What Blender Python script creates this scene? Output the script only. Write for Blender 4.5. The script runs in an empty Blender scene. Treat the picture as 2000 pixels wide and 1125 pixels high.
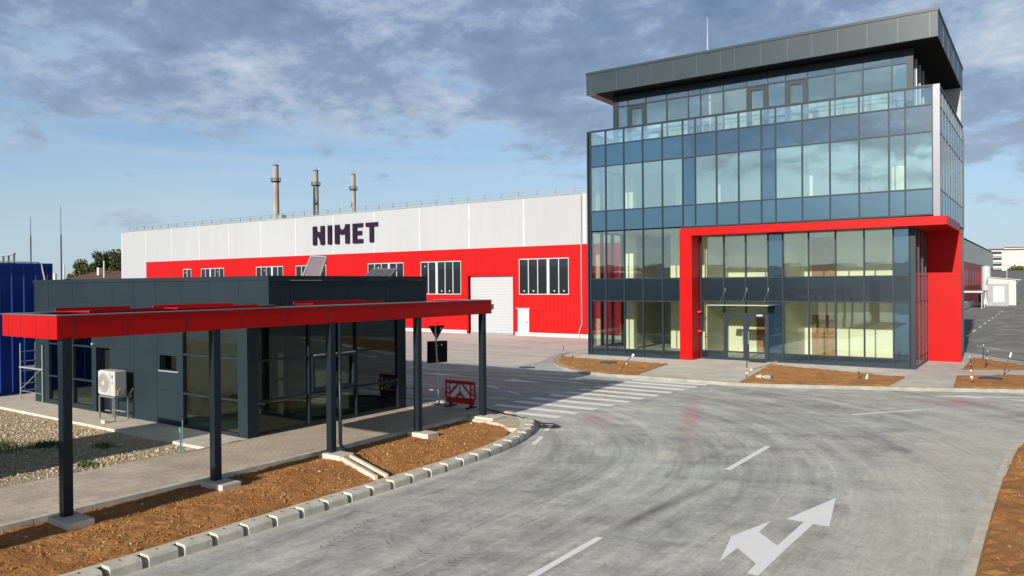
import bpy, bmesh, math, random
from mathutils import Vector, Matrix, Quaternion, noise as mnoise
R = math.radians
rnd = random.Random(7)
scene = bpy.context.scene
COL = scene.collection

# ------------------------------------------------------------------ camera
cam_d = bpy.data.cameras.new("camera")
cam = bpy.data.objects.new("camera", cam_d)
COL.objects.link(cam)
YAW, PIT, ROL = 0.612615612, -0.00571816154, 0.00759485532
_f = Vector((-math.sin(YAW)*math.cos(PIT), math.cos(YAW)*math.cos(PIT), math.sin(PIT)))
_r = Vector((math.cos(YAW), math.sin(YAW), 0))
_d = _f.cross(_r)
_r2 = _r*math.cos(ROL) + _d*math.sin(ROL)
_d2 = -_r*math.sin(ROL) + _d*math.cos(ROL)
_m = Matrix((( _r2.x, -_d2.x, -_f.x, 0), (_r2.y, -_d2.y, -_f.y, 0), (_r2.z, -_d2.z, -_f.z, 4.0), (0, 0, 0, 1)))
cam.matrix_world = _m
cam_d.sensor_width = 36
cam_d.lens = 36*1491.14/2000
cam_d.clip_start = 0.1
cam_d.clip_end = 6000
scene.camera = cam

# ------------------------------------------------------------------ light
SUN_TO = Vector((0.31, -5.52, 1.98)).normalized()
SUN_EL = math.asin(SUN_TO.z)
sun_d = bpy.data.lights.new("sun", 'SUN')
sun_d.energy = 4.1
sun_d.angle = R(0.55)
sun_d.color = (1.0, 0.94, 0.84)
sun = bpy.data.objects.new("sun", sun_d)
COL.objects.link(sun)
sun.rotation_euler = SUN_TO.to_track_quat('Z', 'Y').to_euler()
sun.location = (0, -30, 60)
scene.view_settings.view_transform = 'Standard'
scene.view_settings.look = 'None'
scene.view_settings.exposure = 0.48
scene.view_settings.gamma = 1.0

def nd(nt, typ, **kw):
    n = nt.nodes.new(typ)
    for k, v in kw.items():
        if k == 'op': n.operation = v
        elif k == 'blend': n.data_type = 'RGBA'; n.blend_type = v
        else: setattr(n, k, v)
    return n
def math_n(nt, op, a, b=None, c=None, clamp=False):
    n = nt.nodes.new('ShaderNodeMath'); n.operation = op; n.use_clamp = clamp
    for i, x in enumerate((a, b, c)):
        if x is None: continue
        if isinstance(x, (int, float)): n.inputs[i].default_value = x
        else: nt.links.new(x, n.inputs[i])
    return n.outputs[0]
def mixc(nt, fac, a, b, blend='MIX'):
    n = nt.nodes.new('ShaderNodeMix'); n.data_type = 'RGBA'; n.blend_type = blend
    for s, x in ((n.inputs[0], fac), (n.inputs[6], a), (n.inputs[7], b)):
        if isinstance(x, (int, float)): s.default_value = x
        elif isinstance(x, tuple): s.default_value = (x[0], x[1], x[2], 1)
        else: nt.links.new(x, s)
    return n.outputs[2]
def ramp(nt, fac, stops, interp='LINEAR'):
    n = nt.nodes.new('ShaderNodeValToRGB'); n.color_ramp.interpolation = interp
    e = n.color_ramp.elements
    while len(e) > 1: e.remove(e[-1])
    for i, (p, c) in enumerate(stops):
        if isinstance(c, (int, float)): c = (c, c, c)
        if i == 0: el = e[0]; el.position = p
        else: el = e.new(p)
        el.color = (c[0], c[1], c[2], 1)
    nt.links.new(fac, n.inputs[0])
    return n.outputs[0]
def noise_n(nt, vec, scale, detail=4, rough=.55, dist=0.0):
    n = nt.nodes.new('ShaderNodeTexNoise')
    n.inputs['Scale'].default_value = scale; n.inputs['Detail'].default_value = detail
    n.inputs['Roughness'].default_value = rough; n.inputs['Distortion'].default_value = dist
    if vec is not None: nt.links.new(vec, n.inputs['Vector'])
    return n.outputs[0]
def comb(nt, x, y, z=0.0):
    n = nt.nodes.new('ShaderNodeCombineXYZ')
    for i, v in enumerate((x, y, z)):
        if isinstance(v, (int, float)): n.inputs[i].default_value = v
        else: nt.links.new(v, n.inputs[i])
    return n.outputs[0]

world = bpy.data.worlds.new("World")
scene.world = world
world.use_nodes = True
def build_world():
    nt = world.node_tree; nt.nodes.clear()
    out = nt.nodes.new('ShaderNodeOutputWorld'); bg = nt.nodes.new('ShaderNodeBackground')
    sky = nt.nodes.new('ShaderNodeTexSky'); sky.sky_type = 'NISHITA'; sky.sun_disc = False
    sky.sun_elevation = SUN_EL; sky.sun_rotation = R(90) - math.atan2(SUN_TO.y, SUN_TO.x)
    sky.air_density = 1.0; sky.dust_density = 0.5; sky.ozone_density = 2.0
    tc = nt.nodes.new('ShaderNodeTexCoord'); sep = nt.nodes.new('ShaderNodeSeparateXYZ')
    nt.links.new(tc.outputs['Generated'], sep.inputs[0])
    x, y, z = sep.outputs
    zc = math_n(nt, 'MAXIMUM', z, 0.0)
    den = math_n(nt, 'ADD', zc, 0.24)
    px, py = math_n(nt, 'DIVIDE', x, den), math_n(nt, 'DIVIDE', y, den)
    p = comb(nt, px, py, 0.0)
    # broken grey-blue cloud deck, denser with elevation
    n1 = noise_n(nt, p, 1.5, 3, 0.5, 0.2)
    n2 = noise_n(nt, comb(nt, px, py, 4.0), 5.2, 12, 0.66, 0.12)
    cov = math_n(nt, 'ADD', math_n(nt, 'MULTIPLY', n1, 0.50), math_n(nt, 'MULTIPLY', n2, 0.58))
    # the deck reaches lower on the right (towards +X)
    az = math_n(nt, 'MULTIPLY', math_n(nt, 'ADD', x, .55), .09)
    zb = math_n(nt, 'ADD', zc, az)
    bias = ramp(nt, zb, [(0.0, 0.0), (0.13, 0.0), (0.20, .13), (0.27, .24), (0.6, .28)])
    cov = math_n(nt, 'ADD', cov, bias)
    mask = ramp(nt, cov, [(0.58, 0.0), (0.71, .96)], 'EASE')
    n3 = noise_n(nt, comb(nt, px, py, 9.0), 5.5, 12, 0.66, 0.15)
    n5 = noise_n(nt, comb(nt, px, py, 13.0), 1.25, 3, 0.5, 0.2)
    sh = math_n(nt, 'ADD', math_n(nt, 'MULTIPLY', n3, .60), math_n(nt, 'MULTIPLY', n5, .40))
    ccol = ramp(nt, sh, [(0.38, (1.45, 2.15, 3.35)), (0.50, (2.2, 3.05, 4.5)), (0.565, (3.6, 4.55, 6.0)), (0.65, (5.5, 6.2, 7.1)), (.74, (7.2, 7.4, 7.6))])
    # thin veil low down
    pv = comb(nt, math_n(nt, 'DIVIDE', x, math_n(nt, 'ADD', zc, .12)), math_n(nt, 'MULTIPLY', zc, 22.0), math_n(nt, 'DIVIDE', y, math_n(nt, 'ADD', zc, .12)))
    n4 = noise_n(nt, pv, 0.45, 8, 0.6, 0.5)
    veil = ramp(nt, n4, [(0.36, 0.10), (0.66, 0.66)])
    skyc = mixc(nt, 1.0, sky.outputs[0], (0.76, 1.0, 1.25), 'MULTIPLY')
    base = mixc(nt, veil, skyc, (4.9, 6.3, 7.6))
    col = mixc(nt, math_n(nt, 'MULTIPLY', mask, 0.93), base, ccol)
    # haze towards the horizon
    col = mixc(nt, ramp(nt, zc, [(0.0, .80), (0.06, .60), (0.16, .28), (0.24, .08), (.32, 0.0)]), col, (5.0, 6.1, 7.1))
    # sky brightened towards the sun, added to lift reflections in the glass
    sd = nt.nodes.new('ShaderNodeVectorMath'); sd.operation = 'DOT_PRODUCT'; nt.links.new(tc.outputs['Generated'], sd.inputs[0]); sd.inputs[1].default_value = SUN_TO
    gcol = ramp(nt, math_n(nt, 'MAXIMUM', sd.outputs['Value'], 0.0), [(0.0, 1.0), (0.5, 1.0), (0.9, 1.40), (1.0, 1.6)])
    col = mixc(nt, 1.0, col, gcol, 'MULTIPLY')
    # unseen sky overhead darkened to cut the fill on shaded faces
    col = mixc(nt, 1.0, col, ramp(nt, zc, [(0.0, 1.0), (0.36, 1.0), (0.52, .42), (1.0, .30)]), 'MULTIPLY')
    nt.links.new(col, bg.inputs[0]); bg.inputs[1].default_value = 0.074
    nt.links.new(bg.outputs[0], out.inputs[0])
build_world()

# ------------------------------------------------------------------ materials
MATS = {}
def newmat(name):
    m = bpy.data.materials.new(name); m.use_nodes = True
    nt = m.node_tree; b = nt.nodes['Principled BSDF']; MATS[name] = m
    return m, nt, b
def pos(nt):
    return nt.nodes.new('ShaderNodeNewGeometry').outputs['Position']
def bump(nt, b, h, strength, dist=0.02):
    n = nt.nodes.new('ShaderNodeBump'); n.inputs['Strength'].default_value = strength
    n.inputs['Distance'].default_value = dist
    nt.links.new(h, n.inputs['Height']); nt.links.new(n.outputs[0], b.inputs['Normal'])
def pbr(name, col, rough=.5, metal=0.0, var=.12, vs=1.5, bs=0.0, bsc=40, spec=.5, coat=0.0):
    m, nt, b = newmat(name)
    b.inputs['Roughness'].default_value = rough; b.inputs['Metallic'].default_value = metal
    b.inputs['Specular IOR Level'].default_value = spec
    if coat: b.inputs['Coat Weight'].default_value = coat
    P = pos(nt)
    n = noise_n(nt, P, vs, 6, .6)
    lo = tuple(c*(1-var) for c in col); hi = tuple(min(1, c*(1+var)) for c in col)
    nt.links.new(ramp(nt, n, [(.3, lo), (.7, hi)]), b.inputs['Base Color'])
    if bs:
        bump(nt, b, noise_n(nt, P, bsc, 5, .65), bs)
    return m
def coords(nt):
    s = nt.nodes.new('ShaderNodeSeparateXYZ'); nt.links.new(pos(nt), s.inputs[0]); return s.outputs

pbr('anthracite', (.0205, .034, .0425), .45, .0, .07, .9, spec=.12)
pbr('anthracite_gloss', (.036, .052, .063), .34, .0, .08, .6, spec=.22)
pbr('frame_metal', (.020, .032, .044), .42, .0, .06, spec=.25)
pbr('silver_metal', (.145, .152, .165), .38, .3, .06)
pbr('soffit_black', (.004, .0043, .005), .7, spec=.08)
pbr('soffit_brown', (.20, .17, .155), .6)
pbr('red_panel', (.46, .0055, .0055), .40, 0, .05, .7, spec=.12)
pbr('red_plastic', (.50, .012, .018), .45, 0, .15, 8)
pbr('white_paint', (.49, .50, .51), .45, 0, .04)
pbr('white_frame', (.50, .51, .52), .4)
pbr('white_plastic', (.50, .485, .44), .45, 0, .06, 3)
pbr('cream_wall', (.78, .74, .56), .8, 0, .04)
pbr('grey_wall', (.46, .47, .44), .8, 0, .06)
pbr('ceiling', (.62, .63, .60), .8)
pbr('floor_screed', (.44, .43, .36), .55, 0, .12, .8)
pbr('wood_door', (.30, .14, .05), .5, 0, .2, 4)
pbr('dark', (.012, .012, .014), .5)
pbr('rubber', (.018, .018, .020), .6)
pbr('galvanised', (.42, .44, .45), .42, .7, .12, 6)
pbr('steel_post', (.012, .020, .029), .36, .0, .06, spec=.25)
pbr('letter_purple', (.020, .007, .026), .45, spec=.2)
pbr('concrete', (.62, .54, .44), .85, 0, .16, 2.2, .25, 30)
pbr('kerb_concrete', (.62, .565, .47), .85, 0, .20, 3.5, .35, 45)
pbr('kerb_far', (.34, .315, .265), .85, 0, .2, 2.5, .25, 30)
pbr('concrete_light', (.64, .57, .46), .85, 0, .14, 1.6, .2, 30)
pbr('chimney_concrete', (.37, .33, .28), .9, 0, .22, .12)
pbr('container_blue', (.009, .047, .27), .5, 0, .12, 1.2, spec=.2)
pbr('bark', (.10, .07, .05), .9)
pbr('roof_brown', (.10, .055, .04), .85)
pbr('plaster_white', (.55, .535, .50), .8)
pbr('shed_grey', (.30, .31, .325), .6)
pbr('fence_dark', (.055, .065, .078), .7)
pbr('sticker_white', (.85, .85, .85), .5)
pbr('flag_green', (.01, .25, .06), .5)
pbr('mauve_panel', (.22, .18, .205), .35, .3, .08)
pbr('cable_black', (.015, .015, .017), .5)
pbr('hose_blue', (.06, .15, .24), .5)
pbr('valve_green', (.05, .30, .18), .5)
pbr('alarm_red', (.75, .01, .02), .3)
pbr('frosted_glass', (.50, .54, .52), .2, 0, .03)
pbr('hills_green', (.030, .034, .014), .95, 0, .5, .03)
pbr('ground_dry', (.105, .088, .050), .95, 0, .4, .05)
pbr('grass', (.07, .11, .025), .9, 0, .4, 5)
pbr('balcony_white', (.60, .57, .51), .8)
pbr('window_dark', (.03, .035, .045), .12)

def glass(name, tint, refl, base, wav=.006, gcol=(.90, .97, 1.0)):
    m = bpy.data.materials.new(name); m.use_nodes = True; nt = m.node_tree; nt.nodes.clear(); MATS[name] = m
    out = nt.nodes.new('ShaderNodeOutputMaterial'); mix = nt.nodes.new('ShaderNodeMixShader')
    tr = nt.nodes.new('ShaderNodeBsdfTransparent'); tr.inputs[0].default_value = (*tint, 1)
    gl = nt.nodes.new('ShaderNodeBsdfGlossy'); gl.inputs['Roughness'].default_value = 0.0; gl.inputs[0].default_value = (*gcol, 1)
    fr = nt.nodes.new('ShaderNodeFresnel'); fr.inputs[0].default_value = 1.5
    fac = math_n(nt, 'ADD', math_n(nt, 'MULTIPLY', fr.outputs[0], refl), base, clamp=True)
    n = noise_n(nt, pos(nt), .55, 2, .5)
    bm = nt.nodes.new('ShaderNodeBump'); bm.inputs['Strength'].default_value = wav; bm.inputs['Distance'].default_value = .3
    nt.links.new(n, bm.inputs['Height']); nt.links.new(bm.outputs[0], gl.inputs['Normal'])
    nt.links.new(fac, mix.inputs[0]); nt.links.new(tr.outputs[0], mix.inputs[1]); nt.links.new(gl.outputs[0], mix.inputs[2])
    nt.links.new(mix.outputs[0], out.inputs[0])
    return m
glass('vision_glass', (.90, .965, .93), .7, .24, gcol=(.88, .97, .95))
glass('vision_glass_dim_refl', (.93, .975, .94), .6, .10, gcol=(.90, .97, .95))  # same panes as upstairs; weaker sky reflection set into the lower floors
glass('balustrade_glass', (.90, .965, .95), .6, .25, gcol=(.92, .99, .97))
glass('guard_glass', (.31, .345, .34), .6, .01)
glass('guard_side_glass', (.50, .57, .50), .6, .03)
def spandrel(name, col, refl, base):
    m, nt, b = newmat(name)
    b.inputs['Base Color'].default_value = (*col, 1); b.inputs['Roughness'].default_value = .25
    out = nt.nodes['Material Output']; mix = nt.nodes.new('ShaderNodeMixShader')
    gl = nt.nodes.new('ShaderNodeBsdfGlossy'); gl.inputs['Roughness'].default_value = 0.0; gl.inputs[0].default_value = (.46, .74, .90, 1)
    fr = nt.nodes.new('ShaderNodeFresnel'); fr.inputs[0].default_value = 1.5
    fac = math_n(nt, 'ADD', math_n(nt, 'MULTIPLY', fr.outputs[0], refl), base, clamp=True)
    n = noise_n(nt, pos(nt), .55, 2, .5)
    bm = nt.nodes.new('ShaderNodeBump'); bm.inputs['Strength'].default_value = .006; bm.inputs['Distance'].default_value = .3
    nt.links.new(n, bm.inputs['Height']); nt.links.new(bm.outputs[0], gl.inputs['Normal'])
    nt.links.new(fac, mix.inputs[0]); nt.links.new(b.outputs[0], mix.inputs[1]); nt.links.new(gl.outputs[0], mix.inputs[2])
    nt.links.new(mix.outputs[0], out.inputs[0])
spandrel('spandrel_glass', (.006, .022, .040), .6, .17)
spandrel('spandrel_dim_refl', (.006, .014, .022), .5, .06)  # same spandrels, colour and reflection darkened for lower floors facing dark hills
spandrel('dark_pane', (.008, .010, .012), .6, .02)

def mat_cladding(name, col, rib=9.0, s=.25, rough=.45, axis=0):
    m, nt, b = newmat(name); X = coords(nt)
    b.inputs['Roughness'].default_value = rough; b.inputs['Specular IOR Level'].default_value = .15
    w = math_n(nt, 'SINE', math_n(nt, 'MULTIPLY', X[axis], rib*2))
    n = noise_n(nt, comb(nt, math_n(nt, 'MULTIPLY', X[axis], .9), 0.0, math_n(nt, 'MULTIPLY', X[2], .08)), 1.0, 4, .6)
    n2 = noise_n(nt, pos(nt), .08, 3, .5)
    v = math_n(nt, 'ADD', math_n(nt, 'MULTIPLY', n, .10), math_n(nt, 'MULTIPLY', n2, .16))
    c = mixc(nt, 1.0, (*col,), ramp(nt, v, [(.05, .90), (.21, 1.06)]), 'MULTIPLY')
    nt.links.new(c, b.inputs['Base Color']); bump(nt, b, w, s, .01)
mat_cladding('cladding_grey', (.40, .413, .43))
mat_cladding('cladding_red', (.46, .007, .008))
mat_cladding('cladding_side', (.40, .36, .30), 2.6, 1.0, .3, 1)  # same grey cladding, base tinted tan for the orange reflection on this flank
mat_cladding('shutter', (.43, .44, .46), 14.0, .9, .45, 2)

def mat_road():
    m, nt, b = newmat('road_concrete'); X = coords(nt); P = pos(nt)
    # traffic runs along +Y and then swings left round the island nose
    dx = math_n(nt, 'ADD', X[0], 16.5); dy = math_n(nt, 'SUBTRACT', X[1], 13.0)
    dyc = math_n(nt, 'MAXIMUM', dy, 0.0)
    rr = math_n(nt, 'SQRT', math_n(nt, 'ADD', math_n(nt, 'MULTIPLY', dx, dx), math_n(nt, 'MULTIPLY', dyc, dyc)))
    th = math_n(nt, 'ARCTAN2', dyc, math_n(nt, 'MAXIMUM', dx, 0.01))
    al = math_n(nt, 'ADD', math_n(nt, 'MULTIPLY', th, 9.0), math_n(nt, 'MINIMUM', dy, 0.0))
    st = noise_n(nt, comb(nt, math_n(nt, 'MULTIPLY', rr, 1.25), math_n(nt, 'MULTIPLY', al, .16)), 1.0, 6, .62, .4)
    st2 = noise_n(nt, comb(nt, math_n(nt, 'MULTIPLY', rr, 4.5), math_n(nt, 'MULTIPLY', al, .35)), 1.0, 5, .65, .6)
    # second set of streaks, across (entrance to the right)
    st3 = noise_n(nt, comb(nt, math_n(nt, 'MULTIPLY', X[0], .22), math_n(nt, 'MULTIPLY', math_n(nt, 'SUBTRACT', X[1], math_n(nt, 'MULTIPLY', X[0], .35)), 1.1)), 1.0, 6, .62, .5)
    big = noise_n(nt, P, .16, 4, .55); fine = noise_n(nt, P, 14.0, 6, .7); mid = noise_n(nt, P, 1.6, 6, .62, .6)
    v = math_n(nt, 'MULTIPLY', st, .42)
    v = math_n(nt, 'ADD', v, math_n(nt, 'MULTIPLY', st2, .18))
    v = math_n(nt, 'ADD', v, math_n(nt, 'MULTIPLY', st3, .28))
    v = math_n(nt, 'ADD', v, math_n(nt, 'MULTIPLY', mid, .26))
    v = math_n(nt, 'ADD', v, math_n(nt, 'MULTIPLY', fine, .17))
    v = math_n(nt, 'ADD', v, math_n(nt, 'MULTIPLY', big, .20))
    c = ramp(nt, v, [(.59, (.215, .208, .196)), (.69, (.355, .346, .325)), (.77, (.49, .478, .448)), (.89, (.68, .65, .585))])
    tl = noise_n(nt, comb(nt, math_n(nt, 'MULTIPLY', rr, 2.6), math_n(nt, 'MULTIPLY', al, .045)), 1.0, 3, .6, .1)
    tlm = math_n(nt, 'MULTIPLY', ramp(nt, tl, [(.56, 0.0), (.66, 1.0)]), ramp(nt, mid, [(.35, 0.0), (.6, .42)]))
    c = mixc(nt, math_n(nt, 'MULTIPLY', tlm, ramp(nt, math_n(nt, 'MULTIPLY', rr, .05), [(.30, 0.0), (.36, 1.0), (.62, 1.0), (.75, 0.0)])), c, (.155, .148, .138))
    # dusty light margins: near the island kerb and the right-hand kerb
    d1 = math_n(nt, 'SUBTRACT', rr, 5.7)
    dust1 = ramp(nt, math_n(nt, 'ADD', d1, math_n(nt, 'MULTIPLY', mid, 1.2)), [(.35, .75), (2.6, 0.0)])
    dust2 = ramp(nt, math_n(nt, 'ADD', math_n(nt, 'ADD', X[0], 3.4), math_n(nt, 'MULTIPLY', math_n(nt, 'SUBTRACT', mid, .5), 2.2)), [(.0, 0.0), (1.0, .6)])
    c = mixc(nt, math_n(nt, 'MAXIMUM', dust1, 0.0), c, (.70, .665, .58))
    front = ramp(nt, X[1], [(0.0, 1.0), (1.0, 1.0)])
    lim = ramp(nt, math_n(nt, 'MULTIPLY', X[1], 1/40.0), [(.58, 1.0), (.66, 0.0)])
    c = mixc(nt, math_n(nt, 'MULTIPLY', dust2, lim), c, (.62, .575, .48))
    # greenish slurry tone in the middle
    gz = ramp(nt, big, [(.45, 0.0), (.65, .45)])
    c = mixc(nt, gz, c, mixc(nt, 1.0, c, (.90, 1.0, .96), 'MULTIPLY'))
    # red dust spills
    for (bx, by, sx, sy, k, a) in ((-9.1, 22.6, .33, 3.4, -.37, .45), (-11.2, 20.2, .45, .9, -.45, .42), (-14.1, 26.2, .9, 1.2, -.3, .42), (-2.4, 29.6, .9, .9, 0, .55), (-21.0, 27.0, 4.0, 1.4, 0, .30), (-17.4, 25.0, 1.6, .7, 0, .35)):
        yy = math_n(nt, 'SUBTRACT', X[1], by)
        ex = math_n(nt, 'DIVIDE', math_n(nt, 'SUBTRACT', math_n(nt, 'SUBTRACT', X[0], bx), math_n(nt, 'MULTIPLY', yy, k)), sx); ey = math_n(nt, 'DIVIDE', yy, sy)
        q = math_n(nt, 'ADD', math_n(nt, 'MULTIPLY', ex, ex), math_n(nt, 'MULTIPLY', ey, ey))
        gsn = math_n(nt, 'EXPONENT', math_n(nt, 'MULTIPLY', q, -1.0))
        f = math_n(nt, 'MULTIPLY', math_n(nt, 'MULTIPLY', gsn, a), ramp(nt, mid, [(.3, .5), (.6, 1.15)]), clamp=True)
        c = mixc(nt, f, c, (.50, .16, .17))
    for (bx, by, sx, sy, a) in ((-5.85, 12.6, .13, 1.5, .75), (-5.6, 14.6, .09, 1.0, .4), (-6.6, 16.5, .12, 2.4, .25)):
        xx = math_n(nt, 'SUBTRACT', math_n(nt, 'SUBTRACT', X[0], bx), math_n(nt, 'MULTIPLY', math_n(nt, 'SUBTRACT', X[1], by), .06))
        ex = math_n(nt, 'DIVIDE', xx, sx); ey = math_n(nt, 'DIVIDE', math_n(nt, 'SUBTRACT', X[1], by), sy)
        q = math_n(nt, 'ADD', math_n(nt, 'MULTIPLY', ex, ex), math_n(nt, 'MULTIPLY', ey, ey))
        f = math_n(nt, 'MULTIPLY', math_n(nt, 'EXPONENT', math_n(nt, 'MULTIPLY', q, -1.0)), math_n(nt, 'MULTIPLY', ramp(nt, mid, [(.3, .5), (.6, 1.1)]), a), clamp=True)
        c = mixc(nt, f, c, (.055, .055, .058))
    # aggregate, scuffs and dust at small scales
    grain = noise_n(nt, P, 38.0, 5, .85); g2 = noise_n(nt, P, 7.5, 6, .78, .8)
    sc = noise_n(nt, comb(nt, math_n(nt, 'MULTIPLY', rr, 11.0), math_n(nt, 'MULTIPLY', al, 1.1)), 1.0, 5, .75, .9)
    c = mixc(nt, .75, c, mixc(nt, 1.0, c, ramp(nt, grain, [(.3, .70), (.7, 1.24)]), 'MULTIPLY'))
    c = mixc(nt, .75, c, mixc(nt, 1.0, c, ramp(nt, g2, [(.32, .74), (.5, 1.0), (.68, 1.20)]), 'MULTIPLY'))
    c = mixc(nt, .7, c, mixc(nt, 1.0, c, ramp(nt, sc, [(.30, .76), (.46, 1.0), (.68, 1.16)]), 'MULTIPLY'))
    nt.links.new(c, b.inputs['Base Color'])
    b.inputs['Roughness'].default_value = .8
    bump(nt, b, math_n(nt, 'ADD', fine, math_n(nt, 'MULTIPLY', mid, .8)), .35, .012)
mat_road()
def mat_apron():
    m, nt, b = newmat('apron_concrete'); X = coords(nt); P = pos(nt)
    st = noise_n(nt, comb(nt, math_n(nt, 'MULTIPLY', X[0], .12), math_n(nt, 'MULTIPLY', X[1], .9)), 1.0, 6, .62, .8)
    mid = noise_n(nt, P, .9, 6, .6, .5)
    v = math_n(nt, 'ADD', math_n(nt, 'MULTIPLY', st, .6), math_n(nt, 'MULTIPLY', mid, .4))
    nt.links.new(ramp(nt, v, [(.36, (.46, .41, .365)), (.5, (.60, .54, .49)), (.65, (.69, .635, .58))]), b.inputs['Base Color'])
    b.inputs['Roughness'].default_value = .8
mat_apron()
def mat_asphalt():
    m, nt, b = newmat('asphalt'); X = coords(nt); P = pos(nt)
    st = noise_n(nt, comb(nt, math_n(nt, 'MULTIPLY', X[0], .5), math_n(nt, 'MULTIPLY', X[1], .25)), 1.0, 6, .65, .8)
    nt.links.new(ramp(nt, st, [(.35, (.16, .158, .155)), (.55, (.25, .245, .235)), (.72, (.42, .40, .35))]), b.inputs['Base Color'])
    b.inputs['Roughness'].default_value = .85
mat_asphalt()
def mat_soil():
    m, nt, b = newmat('soil'); P = pos(nt)
    n1 = noise_n(nt, P, 1.1, 5, .6); n2 = noise_n(nt, P, 22, 6, .75)
    v = math_n(nt, 'ADD', math_n(nt, 'MULTIPLY', n1, .45), math_n(nt, 'MULTIPLY', n2, .55))
    c = ramp(nt, v, [(.30, (.205, .082, .019)), (.5, (.41, .175, .045)), (.68, (.60, .295, .096))])
    sp = ramp(nt, noise_n(nt, P, 60, 2, .5), [(.74, 0.0), (.78, 1.0)])
    c = mixc(nt, math_n(nt, 'MULTIPLY', sp, .7), c, (.60, .50, .36))
    nt.links.new(c, b.inputs['Base Color']); b.inputs['Roughness'].default_value = .95
    bump(nt, b, n2, .8, .035)
mat_soil()
def mat_paving(name, sx, sy, c1, c2, cm, rot=False):
    m, nt, b = newmat(name); X = coords(nt)
    br = nt.nodes.new('ShaderNodeTexBrick')
    v = comb(nt, X[1], X[0]) if rot else comb(nt, X[0], X[1])
    nt.links.new(v, br.inputs['Vector'])
    br.inputs['Scale'].default_value = 1.0
    br.inputs['Brick Width'].default_value = sx; br.inputs['Row Height'].default_value = sy
    br.inputs['Mortar Size'].default_value = .008; br.inputs['Mortar Smooth'].default_value = .3
    br.inputs['Color1'].default_value = (*c1, 1); br.inputs['Color2'].default_value = (*c2, 1); br.inputs['Mortar'].default_value = (*cm, 1)
    n = noise_n(nt, pos(nt), 1.0, 6, .65); n2 = noise_n(nt, pos(nt), 16, 5, .7)
    c = mixc(nt, 1.0, br.outputs[0], ramp(nt, n, [(.3, .78), (.7, 1.15)]), 'MULTIPLY')
    c = mixc(nt, .5, c, mixc(nt, 1.0, c, ramp(nt, n2, [(.3, .8), (.7, 1.2)]), 'MULTIPLY'))
    nt.links.new(c, b.inputs['Base Color']); b.inputs['Roughness'].default_value = .85
    bump(nt, b, math_n(nt, 'SUBTRACT', n2, math_n(nt, 'MULTIPLY', br.outputs[1], .9)), .4, .012)
mat_paving('paving_bricks', .20, .10, (.62, .51, .385), (.55, .46, .35), (.36, .30, .23), True)
mat_paving('paving_slabs', .42, .30, (.62, .53, .41), (.54, .465, .365), (.34, .28, .22), True)
mat_paving('pavement_grey', 1.2, 1.2, (.62, .565, .49), (.57, .525, .46), (.44, .40, .35))
def mat_marking():
    m, nt, b = newmat('marking_white'); P = pos(nt)
    n = noise_n(nt, P, 2.5, 7, .7, .4); n2 = noise_n(nt, P, 25, 4, .7)
    v = math_n(nt, 'ADD', math_n(nt, 'MULTIPLY', n, .7), math_n(nt, 'MULTIPLY', n2, .3))
    nt.links.new(ramp(nt, v, [(.32, (.60, .59, .55)), (.42, (.90, .895, .87)), (.7, (.93, .925, .905))]), b.inputs['Base Color'])
    b.inputs['Roughness'].default_value = .7
mat_marking()
def mat_decal(name, col, lo, hi, sc, maxa):
    m, nt, b = newmat(name); n = noise_n(nt, pos(nt), sc, 6, .7)
    b.inputs['Base Color'].default_value = (*col, 1); b.inputs['Roughness'].default_value = .9
    nt.links.new(ramp(nt, n, [(lo, 0.0), (hi, maxa)]), b.inputs['Alpha'])
mat_decal('tread_dirt', (.13, .125, .115), .42, .66, 7.0, .50)
def mat_gravel():
    m, nt, b = newmat('gravel_bed'); P = pos(nt)
    n = noise_n(nt, P, 13, 5, .7); n2 = noise_n(nt, P, .5, 4, .6)
    c = ramp(nt, n, [(.3, (.22, .165, .10)), (.5, (.44, .345, .225)), (.7, (.60, .50, .35))])
    g = ramp(nt, n2, [(.60, 0.0), (.72, .6)])
    c = mixc(nt, g, c, (.10, .12, .04))
    nt.links.new(c, b.inputs['Base Color']); b.inputs['Roughness'].default_value = .95; bump(nt, b, n, .9, .05)
mat_gravel()
def mat_stone():
    m, nt, b = newmat('gravel_stone'); n = noise_n(nt, pos(nt), 6, 3, .6)
    nt.links.new(ramp(nt, n, [(.3, (.34, .25, .145)), (.5, (.57, .45, .30)), (.7, (.74, .63, .46))]), b.inputs['Base Color'])
    b.inputs['Roughness'].default_value = .9
mat_stone()
def mat_leaf(name, c1, c2):
    m, nt, b = newmat(name); n = noise_n(nt, pos(nt), .8, 4, .7)
    nt.links.new(ramp(nt, n, [(.3, c1), (.7, c2)]), b.inputs['Base Color']); b.inputs['Roughness'].default_value = .7
mat_leaf('leaf_dark', (.020, .034, .010), (.062, .080, .020))
mat_leaf('leaf_olive', (.045, .055, .012), (.12, .12, .03))

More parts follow.
